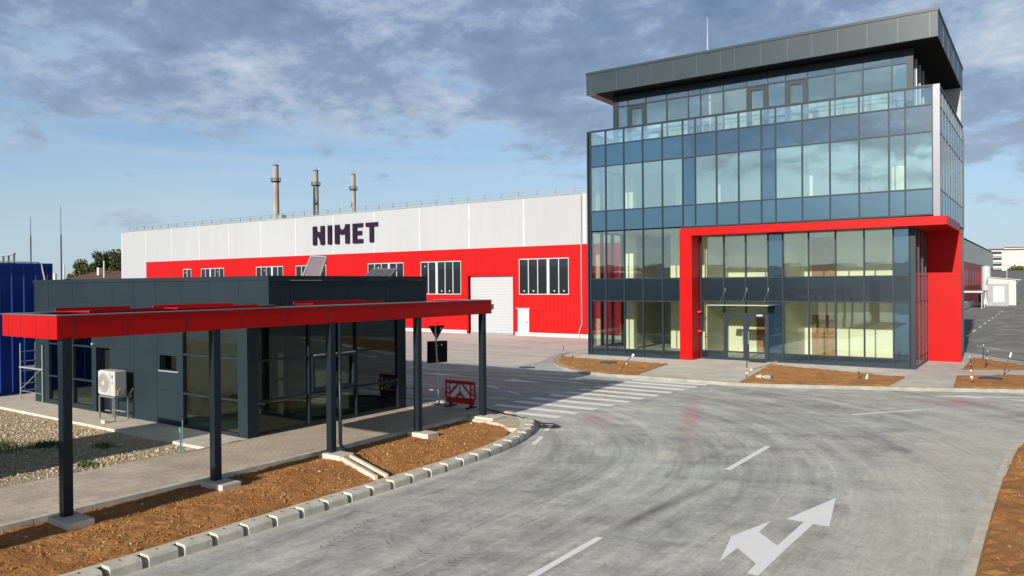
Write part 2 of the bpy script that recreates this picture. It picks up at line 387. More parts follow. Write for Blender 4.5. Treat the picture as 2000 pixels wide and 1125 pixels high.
# ------------------------------------------------------------------ helpers
WL = {}
class MB:
    def __init__(s): s.v = []; s.f = []; s.mi = []; s.cur = 0
    def add(s, vs, fs):
        o = len(s.v); s.v += [tuple(v) for v in vs]
        for f in fs: s.f.append([o+i for i in f]); s.mi.append(s.cur)
    def box(s, x0, x1, y0, y1, z0, z1):
        s.add([(x0,y0,z0),(x1,y0,z0),(x1,y1,z0),(x0,y1,z0),(x0,y0,z1),(x1,y0,z1),(x1,y1,z1),(x0,y1,z1)],
              [(0,3,2,1),(4,5,6,7),(0,1,5,4),(1,2,6,5),(2,3,7,6),(3,0,4,7)]); return s
    def prism(s, poly, z0, z1):            # polygon in XY, counter-clockwise
        n = len(poly); s.add([(x,y,z0) for x,y in poly]+[(x,y,z1) for x,y in poly],
              [tuple(range(n-1,-1,-1)), tuple(range(n,2*n))]+[(i,(i+1)%n,n+(i+1)%n,n+i) for i in range(n)]); return s
    def extr(s, poly, y0, y1):             # polygon in XZ, extruded in Y
        n = len(poly); s.add([(x,y0,z) for x,z in poly]+[(x,y1,z) for x,z in poly],
              [tuple(range(n)), tuple(range(2*n-1,n-1,-1))]+[((i+1)%n,i,n+i,n+(i+1)%n) for i in range(n)]); return s
    def bar(s, a, b, w, h=None, up=(0,0,1)):
        a = Vector(a); b = Vector(b); h = h or w; d = (b-a).normalized(); u = Vector(up)
        if abs(d.dot(u)) > .98: u = Vector((0,1,0))
        sd = d.cross(u).normalized()*w/2; u2 = sd.cross(d).normalized()*h/2
        s.add([a-sd-u2,a+sd-u2,a+sd+u2,a-sd+u2,b-sd-u2,b+sd-u2,b+sd+u2,b-sd+u2],
              [(0,1,2,3),(7,6,5,4),(0,4,5,1),(1,5,6,2),(2,6,7,3),(3,7,4,0)]); return s
    def tube(s, pts, r, n=8):
        pts = [Vector(p) for p in pts]; rs = r if isinstance(r, (list, tuple)) else [r]*len(pts); rings = []
        for i, p in enumerate(pts):
            d = (pts[min(i+1,len(pts)-1)]-pts[max(i-1,0)]).normalized(); u = Vector((0,0,1))
            if abs(d.dot(u)) > .95: u = Vector((0,1,0))
            a = d.cross(u).normalized(); b = a.cross(d)
            rings.append([p+(a*math.cos(t*2*math.pi/n)+b*math.sin(t*2*math.pi/n))*rs[i] for t in range(n)])
        vs = [v for q in rings for v in q]; fs = []
        for i in range(len(pts)-1):
            for t in range(n): fs.append((i*n+t, i*n+(t+1)%n, (i+1)*n+(t+1)%n, (i+1)*n+t))
        fs.append(tuple(range(n-1,-1,-1))); fs.append(tuple(range((len(pts)-1)*n, len(pts)*n)))
        s.add(vs, fs); return s
    def build(s, name, mat, parent=None, smooth=False, bev=0.0):
        off = WL[parent.name] if parent else Vector((0,0,0))
        me = bpy.data.meshes.new(name); me.from_pydata([tuple(Vector(v)-off) for v in s.v], [], s.f)
        bmh = bmesh.new(); bmh.from_mesh(me); bmesh.ops.recalc_face_normals(bmh, faces=bmh.faces); bmh.to_mesh(me); bmh.free()
        for mm in (mat if isinstance(mat, (list, tuple)) else [mat]): me.materials.append(MATS[mm])
        if isinstance(mat, (list, tuple)):
            me.polygons.foreach_set('material_index', s.mi)
        if smooth: me.polygons.foreach_set('use_smooth', [True]*len(me.polygons))
        me.update()
        o = bpy.data.objects.new(name, me); COL.objects.link(o)
        if parent: o.parent = parent
        WL[o.name] = off.copy()
        if bev:
            md = o.modifiers.new('bevel', 'BEVEL'); md.width = bev; md.segments = 2; md.limit_method = 'ANGLE'
        return o
def box(*a): return MB().box(*a)
def tag(o, label=None, cat=None, group=None, kind=None):
    if label: o['label'] = label
    if cat: o['category'] = cat
    if group: o['group'] = group
    if kind: o['kind'] = kind
    return o
def thing(name, loc, label, cat, group=None):
    e = bpy.data.objects.new(name, None); e.empty_display_size = .2; COL.objects.link(e); e.location = loc
    WL[e.name] = Vector(loc); return tag(e, label, cat, group)
def dup(o, loc, parent=None):
    c = o.copy(); COL.objects.link(c)
    if parent: c.parent = parent
    else: c.location = loc
    for ch in o.children: dup(ch, None, c)
    return c
def resample(path, step, closed=False):
    # Catmull-like smoothing then resample
    P = [Vector((p[0], p[1])) for p in path]; out = []
    L = [0]
    for a, b in zip(P, P[1:]): L.append(L[-1]+(b-a).length)
    s = 0
    while s <= L[-1]+1e-6:
        i = max(k for k in range(len(L)) if L[k] <= s+1e-9); i = min(i, len(P)-2)
        t = (s-L[i])/(L[i+1]-L[i]); out.append(P[i].lerp(P[i+1], t)); s += step
    return out
def smooth_path(path, it=2):
    P = [Vector(p) for p in path]
    for _ in range(it):
        Q = [P[0]]
        for a, b in zip(P, P[1:]): Q += [a.lerp(b, .25), a.lerp(b, .75)]
        Q.append(P[-1]); P = Q
    return P
def offset(path, d):                      # positive = to the left of travel
    out = []
    for i, p in enumerate(path):
        t = (path[min(i+1,len(path)-1)]-path[max(i-1,0)]).normalized(); out.append(p+Vector((-t.y, t.x))*d)
    return out
def strip(mb, A, B, z0, z1=None):
    z1 = z0 if z1 is None else z1
    for i in range(len(A)-1):
        mb.add([(A[i].x,A[i].y,z0),(A[i+1].x,A[i+1].y,z0),(B[i+1].x,B[i+1].y,z1),(B[i].x,B[i].y,z1)], [(0,1,2,3)])
def rough_sheet(name, poly, z, step, amp, mat, mound=0.0, label=None, lip=.12):
    bm = bmesh.new(); bm.faces.new([bm.verts.new((x, y, z)) for x, y in poly])
    xs = [p[0] for p in poly]; ys = [p[1] for p in poly]
    def cut(lo, hi, ax):
        k = lo+step
        while k < hi:
            co = (k,0,0) if ax == 0 else (0,k,0); no = (1,0,0) if ax == 0 else (0,1,0)
            bmesh.ops.bisect_plane(bm, geom=bm.verts[:]+bm.edges[:]+bm.faces[:], plane_co=co, plane_no=no); k += step
    cut(min(xs), max(xs), 0); cut(min(ys), max(ys), 1)
    bm.verts.ensure_lookup_table()
    edge = [v for v in bm.verts if v.is_boundary]
    for v in bm.verts:
        if v.is_boundary: continue
        p = v.co
        h = mnoise.fractal(Vector((p.x*3.1, p.y*3.1, .3)), .8, 2.1, 5)*amp + abs(mnoise.noise(Vector((p.x*9, p.y*9, 2.))))*amp*.8
        v.co.z += h + mound
    bmesh.ops.recalc_face_normals(bm, faces=bm.faces)
    for f in bm.faces:
        if f.normal.z < 0: f.normal_flip()
    me = bpy.data.meshes.new(name); bm.to_mesh(me); bm.free(); me.materials.append(MATS[mat])
    o = bpy.data.objects.new(name, me); COL.objects.link(o); o['kind'] = 'structure'
    return o
def structure(name, mb, mat, **k):
    return tag(mb.build(name, mat, **k), kind='structure')

RZ = -0.12      # road level; pavements and floors stand at 0
# ------------------------------------------------------------------ ground, road, pavements
def sheet(name, poly, z, mat):
    m = MB(); m.add([(x,y,z) for x,y in poly], [tuple(range(len(poly)))]); return structure(name, m, mat)
sheet('ground', [(-3000,-3000),(3000,-3000),(3000,3000),(-3000,3000)], RZ-.06, 'ground_dry')
sheet('road', [(-70,-30),(45,-30),(45,60),(-70,60)], RZ, 'road_concrete')
sheet('apron', [(-100,31.0),(-21.8,31.0),(-21.8,33.5),(-23.5,38),(-23.5,49.7),(-100,49.7)], RZ+.004, 'apron_concrete')
sheet('side_road', [(-4.3,49.4),(-1.2,44.4),(12,41),(45,41),(45,260),(-9.5,260),(-9.5,52)], RZ+.008, 'asphalt')

# guard island ------------------------------------------------------
OUT = smooth_path([(-10.8,-7),(-10.8,6),(-10.8,13.0),(-10.9,14.7),(-11.2,16.3),(-11.75,17.8),(-12.5,18.9),(-13.5,19.6),(-14.8,19.95),(-17,20.1)], 2)
OUTR = resample(OUT, .10)
KB = offset(OUTR, .25)                    # back of the kerb stones
m = MB(); strip(m, offset(OUTR, .235), offset(OUTR, .40), .022, .015)
strip(m, offset(OUTR, .40), offset(OUTR, .42), .015, -.2)
structure('kerb_haunch', m, 'concrete_light')
soil_poly = [(-14.33,-7),(-11.21,-7),(-11.21,12.9),(-11.33,14.6),(-11.65,16.1),(-12.15,17.1),(-12.75,17.6),(-13.4,17.78),(-14.33,17.78)]
rough_sheet('soil', soil_poly, -.125, .05, .022, 'soil', .055)
sheet('soil_underlay', [(-14.34,-7),(-11.18,-7),(-11.18,13),(-11.7,15.9),(-12.4,17.2),(-13.2,17.7),(-14.34,17.75)], -.14, 'soil')
# paving in front of the guard house: slabs, then small bricks next to the building
m = MB(); m.box(-17.15,-14.45,-7,9.4,-.16,0); structure('pavement', m, 'paving_slabs')
m = MB(); m.box(-17.1,-14.45,9.4,18.25,-.16,0); structure('pavement', m, 'paving_bricks')
m = MB()
y = -7.0
while y < 18:
    m.box(-14.45,-14.33,y,min(y+.985,18.2),-.16,.012); y += 1.0
structure('pavement_edging', m, 'kerb_concrete')
m = MB()
nose = [(p.x,p.y) for p in offset(OUTR,.39) if p.y > 17.3]
m.prism([(-14.33,17.77),(-13.4,17.79),(-12.75,17.61),(-12.3,17.25)] + [q for q in nose if q[0] < -12.0] + [(-45,19.5),(-45,18.3),(-14.33,18.3)], -.16, -.002)
structure('pavement', m, 'paving_slabs')
m = MB(); m.box(-45,-17,19.9,20.1,-.16,.0); structure('kerb', m, 'kerb_concrete')
# slab beside the building and the gravel bed
m = MB(); m.box(-29.6,-17.1,11.05,12.32,-.2,.004); m.box(-31.5,-27.6,11.4,13.2,-.2,-.004); structure('pavement', m, 'concrete')
sheet('gravel_bed', [(-60,-8),(-17.15,-8),(-17.15,11.05),(-60,13.4)], -.07, 'gravel_bed')
sheet('yard_earth', [(-70,11.5),(-29.6,11.5),(-29.6,18.3),(-45,18.3),(-70,18.3)], -.08, 'ground_dry')
def stones():
    ico = bmesh.new(); bmesh.ops.create_icosphere(ico, subdivisions=1, radius=1.0)
    base = [v.co.copy() for v in ico.verts]; fcs = [[v.index for v in f.verts] for f in ico.faces]; ico.free()
    m = MB(); r = random.Random(3)
    for i in range(10500):
        if i < 10100: x, y = -17.2-abs(r.triangular(0,11,1.2)), r.uniform(4.5,11.02)
        else: x, y = r.uniform(-31,-28), r.uniform(11.2,13.0)
        if mnoise.noise(Vector((x*.45,y*.45,5))) > .38 and r.random() < .8: continue
        s = r.uniform(.010,.027)*(1.6 if r.random() < .12 else 1); q = Quaternion((r.random(),r.random(),1),r.uniform(0,6))
        m.add([tuple(q @ Vector((v.x*s*r.uniform(.75,1.3), v.y*s*r.uniform(.75,1.2), v.z*s*r.uniform(.5,.8))) + Vector((x,y,-.07+s*.3))) for v in base], fcs)
    o = m.build('gravel', 'gravel_stone'); tag(o, 'loose pale stones covering the bed beside the guardhouse', 'gravel', kind='stuff')
stones()
def grass_tufts():
    m = MB(); r = random.Random(5)
    for cx, cy, n, sp in ((-22.0,8.1,1100,.55),(-21.0,9.1,420,.30),(-17.9,8.6,110,.14),(-24,8.0,300,.6),(-19.6,9.9,90,.2)):
        for i in range(n):
            x, y = r.gauss(cx,sp), r.gauss(cy,sp*.6); h = r.uniform(.05,.17); a = r.uniform(0,6.3); w = .014
            dx, dy = math.cos(a)*w, math.sin(a)*w; lx, ly = r.uniform(-.07,.07), r.uniform(-.07,.07)
            m.add([(x-dx,y-dy,-.075),(x+dx,y+dy,-.075),(x+lx,y+ly,-.07+h)],[(0,1,2)])
    tag(m.build('grass','grass'), 'thin green tufts growing in the gravel', 'grass', kind='stuff')
grass_tufts()
# kerb stones: one object per stone
def kerb_stones():
    s, step, first = 0.0, .57, None
    Lp = [0.0]
    for a, b in zip(OUTR, OUTR[1:]): Lp.append(Lp[-1]+(b-a).length)
    def at(d):
        i = max(k for k in range(len(Lp)) if Lp[k] <= d); i = min(i, len(OUTR)-2)
        p = OUTR[i].lerp(OUTR[i+1], (d-Lp[i])/(Lp[i+1]-Lp[i])); t = (OUTR[i+1]-OUTR[i]).normalized(); return p, t
    me = None
    s = 10.2
    while s < Lp[-1]-3.0:
        p, t = at(s+.25)
        if p.y > 18.9: break
        if me is None:
            prof = [(0,RZ-.1),(-.008,.005),(-.045,.045),(-.25,.045),(-.25,RZ-.1)]   # x across (negative = back), z
            mb = MB(); n = len(prof); L = .235
            mb.add([(u,-L,z) for u,z in prof]+[(u,L,z) for u,z in prof], [tuple(range(n)), tuple(range(2*n-1,n-1,-1))]+[((i+1)%n,i,n+i,n+(i+1)%n) for i in range(n)])
            mb.cur = 1; mb.box(-.235,-.16,-.018,.018,.03,.0465)
            o = mb.build('kerb_stone',['kerb_concrete','fence_dark'], bev=.006); me = o
        else:
            o = me.copy(); COL.objects.link(o)
        tag(o, 'grey concrete kerb block with open gaps along the guardhouse soil bed', 'kerb stone', 'kerb blocks edging the guardhouse island')
        o.location = (p.x+rnd.uniform(-.006,.006), p.y, rnd.uniform(-.006,.004)); o.rotation_euler = (0,0,math.atan2(t.y,t.x)-math.pi/2+rnd.uniform(-.012,.012))
        s += step
kerb_stones()
# dropped kerb on the crossing side
m = MB(); Q = [p for p in OUTR if p.y > 18.95]; strip(m, offset(Q,0), offset(Q,.25), RZ+.03, RZ+.05); strip(m, offset(Q,-.001), offset(Q,0), RZ-.05, RZ+.03); strip(m, offset(Q,.25), offset(Q,.30), RZ+.05, 0)
structure('kerb', m, 'kerb_concrete')
# drain channel through the soil
ch = thing('drain_channel', (-12.4,11.85,-.07), 'pale concrete drain channel crossing the soil bed below the downpipe', 'drain channel')
a, b = Vector((-13.68,12.42,-.05)), Vector((-11.40,11.44,-.05)); sd = (b-a).cross(Vector((0,0,1))).normalized()
m = MB(); m.bar(a+sd*.12,b+sd*.12,.06,.16); m.build('channel_wall','concrete_light',ch)
m = MB(); m.bar(a-sd*.12,b-sd*.12,.06,.16); m.build('channel_wall','concrete_light',ch)
m = MB(); m.bar(a-Vector((0,0,.03)),b-Vector((0,0,.03)),.18,.05); m.build('channel_floor','concrete',ch)

# office island -----------------------------------------------------
OK = smooth_path([(-22.6,37.6),(-22.2,36.1),(-21.5,34.3),(-20.4,32.6),(-18.9,31.0),(-17.4,30.15),(-15.6,29.75),(-14.5,29.9),(-10.4,29.8),(-9.6,29.8),(-5.0,31.6),(-.74,33.35),(6,36.2),(14,39.5)], 2)
OKR = resample(OK, .25)
m = MB(); m.prism([(p.x,p.y) for p in OKR]+[(14,40.6),(0.0,42.0),(-1.1,43.4),(-4.2,49.2),(-4.2,50),(-22.6,50)][0:], RZ-.05, 0.0)
structure('pavement', m, 'pavement_grey')
m = MB(); K0 = offset(OKR,-.004); K1 = offset(OKR,.16)
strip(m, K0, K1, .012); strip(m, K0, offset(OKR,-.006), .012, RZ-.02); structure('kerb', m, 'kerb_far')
m = MB()
m.add([(14,40.62,.01),(0.0,42.02,.01),(-1.1,43.42,.01),(-4.2,49.22,.01),(-4.1,49.32,.01),(-.98,43.52,.01),(.08,42.14,.01),(14,40.74,.01)], [(0,1,6,7),(1,2,5,6),(2,3,4,5)])
structure('kerb', m, 'concrete_light')
def inner(i0, i1, d): return [(p.x,p.y) for p in offset(OKR,d) if i0 <= p.x <= i1]
b1 = inner(-21.95,-14.75,.22)
rough_sheet('soil', b1+[(-14.62,30.15),(-15.3,35.05),(-21.5,35.35)], .014, .16, .035, 'soil', .02)
b2 = inner(-10.2,-4.9,.22)
rough_sheet('soil', b2+[(-4.84,35.0),(-10.95,37.15)], .014, .16, .035, 'soil', .02)
b3 = inner(-3.0,9.0,.22)
rough_sheet('soil', b3+[(9,42.2)][:0]+[(9.0,40.0),(-.86,38.25),(-3.15,36.9)], .014, .18, .035, 'soil', .02)
rough_sheet('soil', [(-3.18,39.4),(-.9,40.7),(5,41.0),(-.2,42.0),(-1.3,43.3),(-3.2,45.9)], .014, .18, .035, 'soil', .02)
m = MB(); m.box(-11.05,-10.95,34.4,38.4,.0,.07); structure('ramp_edge', m, 'concrete_light')
# right foreground soil
RK = smooth_path([(-1.08,-6),(-1.02,4),(-1.0,12),(-.98,16),(-.9,19.5),(-.78,22.2),(-.5,24.2),(.3,25.8),(1.6,26.9),(4,28.1),(12,31.2)], 2)
RKR = resample(RK, .2)
m = MB(); A = offset(RKR,.0); B = offset(RKR,-.17)
seg = 0
strip(m, A, B, RZ+.03, RZ+.035); strip(m, offset(RKR,.004), A, RZ-.02, RZ+.03); structure('kerb', m, 'kerb_concrete')
rough_sheet('soil', [(p.x,p.y) for p in offset(RKR,-.15)]+[(12,-6)], RZ+.03, .16, .05, 'soil', .06)
def clods():
    ico = bmesh.new(); bmesh.ops.create_icosphere(ico, subdivisions=1, radius=1.0)
    base = [v.co.copy() for v in ico.verts]; fcs = [[v.index for v in f.verts] for f in ico.faces]; ico.free()
    m = MB(); r = random.Random(11)
    for i in range(7000):
        if i < 4800:
            x, y = r.uniform(-14.25,-11.25), r.uniform(3.5,17.5); z = -.065
            if y > 12.5 and (x+14.0)**2/6.3 + (y-12.5)**2/26 > 1: continue
        else: x, y, z = r.uniform(-.75,3.2), r.uniform(9,24), RZ+.09
        if x > -3 and y > 21 and x < -.4+(y-21)*.3: continue
        s = r.uniform(.006,.020) if r.random() < .93 else r.uniform(.02,.038)
        q = Quaternion((r.random(),r.random(),1),r.uniform(0,6))
        m.cur = 1 if r.random() < .05 else 0
        m.add([tuple(q @ Vector((v.x*s*r.uniform(.75,1.3), v.y*s*r.uniform(.75,1.2), v.z*s*r.uniform(.6,.9))) + Vector((x,y,z+r.uniform(-.008,.012)))) for v in base], fcs)
    o = m.build('soil_clods', ['soil','gravel_stone']); tag(o, 'brown clods and crumbs lying on the turned soil', 'soil', kind='stuff')
clods()

# road markings -------------------------------------------------------
def mark(name, poly, z=RZ+.006):
    m = MB(); m.add([(x,y,z) for x,y in poly], [tuple(range(len(poly)))]); return structure(name, m, 'marking_white')
k = 1.03
arrow = [(-3.22,14.93),(-3.62,13.13),(-3.34,13.11),(-3.37,11.73),(-3.79,12.2),(-3.80,12.92),(-4.09,11.75),(-3.86,10.6),(-3.83,11.29),(-3.41,10.82),(-3.39,10.38),(-3.24,10.38),(-3.22,11.59),(-3.18,13.1),(-2.93,13.1)]
mark('road_marking', [(x*k,y*k) for x,y in arrow])
mark('road_marking', [(-6.02,4.5),(-5.89,4.5),(-5.89,10.89),(-6.01,10.89)])
mark('road_marking', [(-5.84,16.36),(-5.70,16.36),(-5.68,19.28),(-5.81,19.28)])
mark('road_marking', [(-4.95,25.15),(-3.28,27.30),(-3.33,27.42),(-5.0,25.30)])
for i, yc in enumerate([19.98,20.9,21.88,22.85,23.83,24.77,25.72,26.68,27.65,28.6,29.45]):
    t = (yc-19.9)/9.6; xl = -15.5+1.05*t; xr = -12.32+1.12*t
    if i == 0: xl = -14.3
    mark('crosswalk', [(xl,yc-.2),(xr,yc-.2),(xr,yc+.2),(xl,yc+.2)])
for poly in ([(-11.95,18.85),(-11.78,18.85),(-11.42,17.97),(-11.58,17.92)], [(-11.2,17.2),(-11.07,17.2),(-10.72,16.25),(-10.84,16.2)],
             [(-18.45,27.5),(-15.65,27.25),(-15.65,27.4),(-18.45,27.62)], [(-17,23.9),(-16.9,23.72),(-16.05,23.22),(-16.15,23.42)],
             [(-18.7,24.7),(-18.6,24.5),(-17.7,24.2),(-17.8,24.4)], [(-26.2,28.25),(-23.1,28.05),(-23.1,28.17),(-26.2,28.37)],
             [(-21.0,26.62),(-18.9,26.52),(-18.9,26.9),(-17.15,26.55),(-18.9,26.2),(-18.9,26.42),(-21.0,26.5)],
             [(-24.0,26.62),(-22.4,26.9),(-22.4,26.72),(-21.0,26.62),(-21.0,26.5),(-22.4,26.55),(-22.4,26.3)],
             [(-20.9,30.62),(-18.7,30.42),(-18.7,30.5),(-20.9,30.72)], [(-30,28.6),(-27.5,28.45),(-27.5,28.57),(-30,28.72)], [(-27,25.5),(-23.2,25.3),(-23.2,25.42),(-27,25.62)],
             [(-3.35,30.85),(-2.3,31.65),(-2.32,31.45),(-.3,32.3),(.8,32.75),(.8,32.62),(-.3,32.18),(-2.0,31.3),(-1.75,31.2)],
             [(-1.3,31.25),(-.6,31.2),(.2,31.65),(.6,31.85),(.6,31.95),(.1,31.8)]):
    mark('road_marking', poly)
for yy in range(0,10): 
    y0 = 58+yy*6.4; mark('road_marking', [(-5.02,y0),(-4.86,y0),(-4.86,y0+2.8),(-5.02,y0+2.8)], RZ+.016)
mark('road_marking', [(-3.75,55.5),(-2.4,53.2),(-2.3,53.25),(-3.65,55.55)], RZ+.016)
mark('road_marking', [(-5.0,51.6),(-1.15,45.6),(8,43.6),(8,43.75),(-1.05,45.72),(-4.9,51.7)], RZ+.016)
mark('road_marking', [(-1.15,47.6),(.6,46.9),(.6,47.0),(-1.15,47.72)], RZ+.016)
# tyre tread prints and a blacked-out line
def treads():
    m = MB(); r = random.Random(2)
    for (x0,y0,x1,y1,n) in ((-8.4,8.2,-9.1,10.9,26),(-7.7,7.8,-8.0,10.1,22),(-9.6,10.2,-9.7,12.8,20),(-7.1,7.6,-7.3,9.4,14),(-9.3,8.0,-9.7,9.6,14),(-8.6,12.4,-8.5,14.6,14),(-7.6,11.0,-7.5,12.6,10)):
        for i in range(n):
            t = i/n; x = x0+(x1-x0)*t+r.gauss(0,.015); y = y0+(y1-y0)*t
            if r.random() < .12: continue
            for s in (-1,1):
                w = r.uniform(.08,.2); d = r.uniform(.03,.065); y += r.gauss(0,.012)
                if r.random() < .15: continue
                m.add([(x+s*.015,y,RZ+.005),(x+s*w,y+.10,RZ+.005),(x+s*w,y+.10+d*.7,RZ+.005),(x+s*.015,y+d,RZ+.005)], [(0,1,2,3)])
    structure('tyre_print', m, 'tread_dirt')
treads()

# ------------------------------------------------------------------ curtain wall helper
def tf(facing, plane):
    if facing == 'S': return lambda u,v,w: (u, plane-v, w)
    if facing == 'E': return lambda u,v,w: (plane+v, u, w)
    return lambda u,v,w: (plane-v, u, w)
def fbox(mb, T, u0,u1,v0,v1,w0,w1):
    c = [T(u,v,w) for w in (w0,w1) for u,v in ((u0,v0),(u1,v0),(u1,v1),(u0,v1))]
    mb.add(c, [(0,3,2,1),(4,5,6,7),(0,1,5,4),(1,2,6,5),(2,3,7,6),(3,0,4,7)])
def curtain(parent, facing, plane, us, rows, frame_mb, mw=.06, md=.05, skip=lambda i,j: False, opaque_cols=()):
    """rows: list of (w0, w1, name, material)"""
    T = tf(facing, plane)
    w_lo, w_hi = rows[0][0], rows[-1][1]
    for i, u in enumerate(us): fbox(frame_mb, T, u-mw/2, u+mw/2, -.10, md, w_lo, w_hi)
    ws = [rows[0][0]]+[r[1] for r in rows]
    for w in ws: fbox(frame_mb, T, us[0]+mw/2, us[-1]-mw/2, -.097, md-.006, w-.03, w+.03)
    for j, (w0, w1, nm, mt) in enumerate(rows):
        for i in range(len(us)-1):
            if skip(i,j): continue
            mm, n2 = mt, nm
            if i in opaque_cols and nm == 'glass_pane': mm, n2 = 'spandrel_glass', 'spandrel_panel'
            b = MB(); u0, u1 = us[i]+mw/2-.005, us[i+1]-mw/2+.005; jt = [rnd.uniform(-.0022,.0022) for _ in range(4)]
            cc = [T(u,v+jt[q],w) for w, qs in ((w0+.025,(0,1)),(w1-.025,(2,3))) for u,v,q in ((u0,-.018,qs[0]),(u1,-.018,qs[1]),(u1,0,qs[1]),(u0,0,qs[0]))]
            b.add(cc, [(0,3,2,1),(4,5,6,7),(0,1,5,4),(1,2,6,5),(2,3,7,6),(3,0,4,7)])
            b.build(n2, mm, parent)

# ------------------------------------------------------------------ office building
off = thing('office_building', (-12.5,43,0), 'three-storey glass office block with red portal and dark overhanging flat roof', 'building')
XF = [-21.02,-19.98,-18.87,-17.75,-16.63,-15.49,-14.81,-13.69,-12.56,-11.44,-10.76,-9.52,-8.28,-7.03,-5.80,-5.15,-4.08]
Y0, YR = 37.5, 38.5
fr = MB()
curtain(off,'S',Y0,XF[:6],[(.06,.39,'spandrel_panel','spandrel_dim_refl'),(.39,3.01,'glass_pane','vision_glass_dim_refl'),(3.01,4.22,'spandrel_panel','spandrel_dim_refl'),(4.22,6.86,'glass_pane','vision_glass_dim_refl')],fr)
curtain(off,'S',Y0,XF,[(6.86,7.98,'spandrel_panel','spandrel_glass'),(7.98,10.45,'glass_pane','vision_glass'),(10.45,11.62,'spandrel_panel','spandrel_glass'),(11.62,12.41,'balustrade_pane','balustrade_glass')],fr,opaque_cols=(5,9))
XR = [-14.92,-13.69,-12.56,-11.44,-10.72,-9.5,-8.27,-7.02,-5.79,-5.13]
curtain(off,'S',YR,XR,[(.06,.42,'spandrel_panel','spandrel_dim_refl'),(.42,3.02,'glass_pane','vision_glass_dim_refl'),(3.02,4.22,'spandrel_panel','spandrel_dim_refl'),(4.22,6.42,'glass_pane','vision_glass_dim_refl')],fr,
        skip=lambda i,j: (i in (1,2) and j < 2), opaque_cols=(3,8))
# right-hand recessed side and the projecting fins
curtain(off,'E',-4.93,[38.7,39.75,41.1,42.2,43.0],[(.06,.42,'spandrel_panel','spandrel_dim_refl'),(.42,3.02,'glass_pane','vision_glass_dim_refl'),(3.02,4.22,'spandrel_panel','spandrel_dim_refl'),(4.22,6.42,'glass_pane','vision_glass_dim_refl')],fr,mw=.045,md=.018)
US = [37.72,38.9,40.1,41.3,42.5,43.7,44.9,46.1,47.3,48.7]
curtain(off,'E',-3.86,US,[(6.86,7.98,'spandrel_panel','spandrel_glass'),(7.98,10.45,'glass_pane','vision_glass'),(10.45,11.62,'spandrel_panel','spandrel_glass'),(11.62,12.41,'balustrade_pane','balustrade_glass')],fr,mw=.045,md=.018)
# left return
UL = [37.7,39.05,40.35,41.6]
curtain(off,'W',-21.1,UL,[(.06,.39,'spandrel_panel','spandrel_dim_refl'),(.39,3.01,'glass_pane','vision_glass_dim_refl'),(3.01,4.22,'spandrel_panel','spandrel_dim_refl'),(4.22,6.86,'glass_pane','vision_glass_dim_refl'),(6.86,7.98,'spandrel_panel','spandrel_glass'),(7.98,10.45,'glass_pane','vision_glass'),(10.45,11.62,'spandrel_panel','spandrel_glass'),(11.62,12.41,'balustrade_pane','balustrade_glass')],fr,mw=.09)
fr.box(-21.14,-20.90,Y0-.05,Y0+.2,0,12.44)               # left corner post
fr.box(-20.90,-15.66,Y0-.04,Y0+.1,0,.06)
fr.box(-14.95,-5.1,YR-.04,YR+.1,0,.06)
fr.box(-5.12,-4.88,YR-.05,YR+.18,0,6.42)
for U in ((-21.14,-3.85),): fr.box(-21.0,-4.1,Y0-.06,Y0+.04,12.41,12.47)
fr.build('curtain_wall_frame','frame_metal',off)
m = MB(); m.box(-4.06,-3.80,Y0-.055,Y0+.2,6.78,12.46)
for u in US[1:]: m.box(-3.841,-3.832,u-.02,u+.02,6.9,12.3)  # silver caps on the dark side mullions stand in for their sunlit edges
for u in (39.75,41.1,42.2): m.box(-4.911,-4.90,u-.022,u+.022,.1,6.3)
m.box(-4.0,-3.82,37.7,48.8,12.41,12.46)
m.build('corner_cladding','silver_metal',off)
# floors, ceilings, inner walls
m = MB()
m.box(-20.95,-15.1,37.65,49.6,3.06,4.17); m.box(-15.1,-5.05,38.66,49.6,3.06,4.17)
m.box(-20.95,-4.05,37.65,49.6,6.9,7.9); m.box(-20.95,-4.05,37.65,49.6,10.5,11.3)
m.build('floor_slab','ceiling',off)
m = MB(); m.box(-20.95,-15.1,37.65,49.6,-.1,.10); m.box(-15.1,-5.05,38.66,49.6,-.1,.10)
m.box(-20.9,-15.1,37.7,49,4.172,4.2); m.box(-15.1,-5.1,38.7,49,4.172,4.2); m.box(-20.9,-4.1,37.7,49,7.902,7.93)
m.build('floor','floor_screed',off)
m = MB()
m.box(-18.4,-5.0,42.6,42.75,.10,3.06); m.box(-18.4,-5.0,42.6,42.75,4.2,6.9); m.box(-18.2,-4.2,42.9,43.05,7.93,10.5)
m.box(-20.35,-19.85,40.6,41.0,.10,3.06); m.box(-20.35,-19.85,40.6,41.0,4.2,6.9); m.box(-20.35,-19.85,40.6,41.0,7.93,10.5)
m.box(-6.1,-5.5,40.2,40.6,7.93,10.5); m.box(-9.9,-9.75,40.4,42.9,7.93,10.5)
m.box(-10.85,-10.72,38.9,42.6,.10,3.06); m.box(-10.85,-10.72,38.9,42.6,4.2,6.9)
m.box(-15.0,-14.88,39.2,42.6,.10,3.06); m.box(-15.0,-14.88,39.2,42.6,4.2,6.9)
m.box(-21.0,-20.9,41.7,49.5,.10,10.5)
m.build('inner_wall','cream_wall',off)
m = MB(); m.box(-20.9,-18.4,46,46.1,.1,3.06); m.box(-20.9,-18.4,46,46.1,4.2,6.9); m.box(-20.9,-18.2,46,46.1,7.93,10.5)
m.box(-16.9,-16.75,40.5,42.6,.1,3.06); m.box(-14.75,-14.6,40.6,42.9,7.93,10.5); m.build('inner_wall','grey_wall',off)
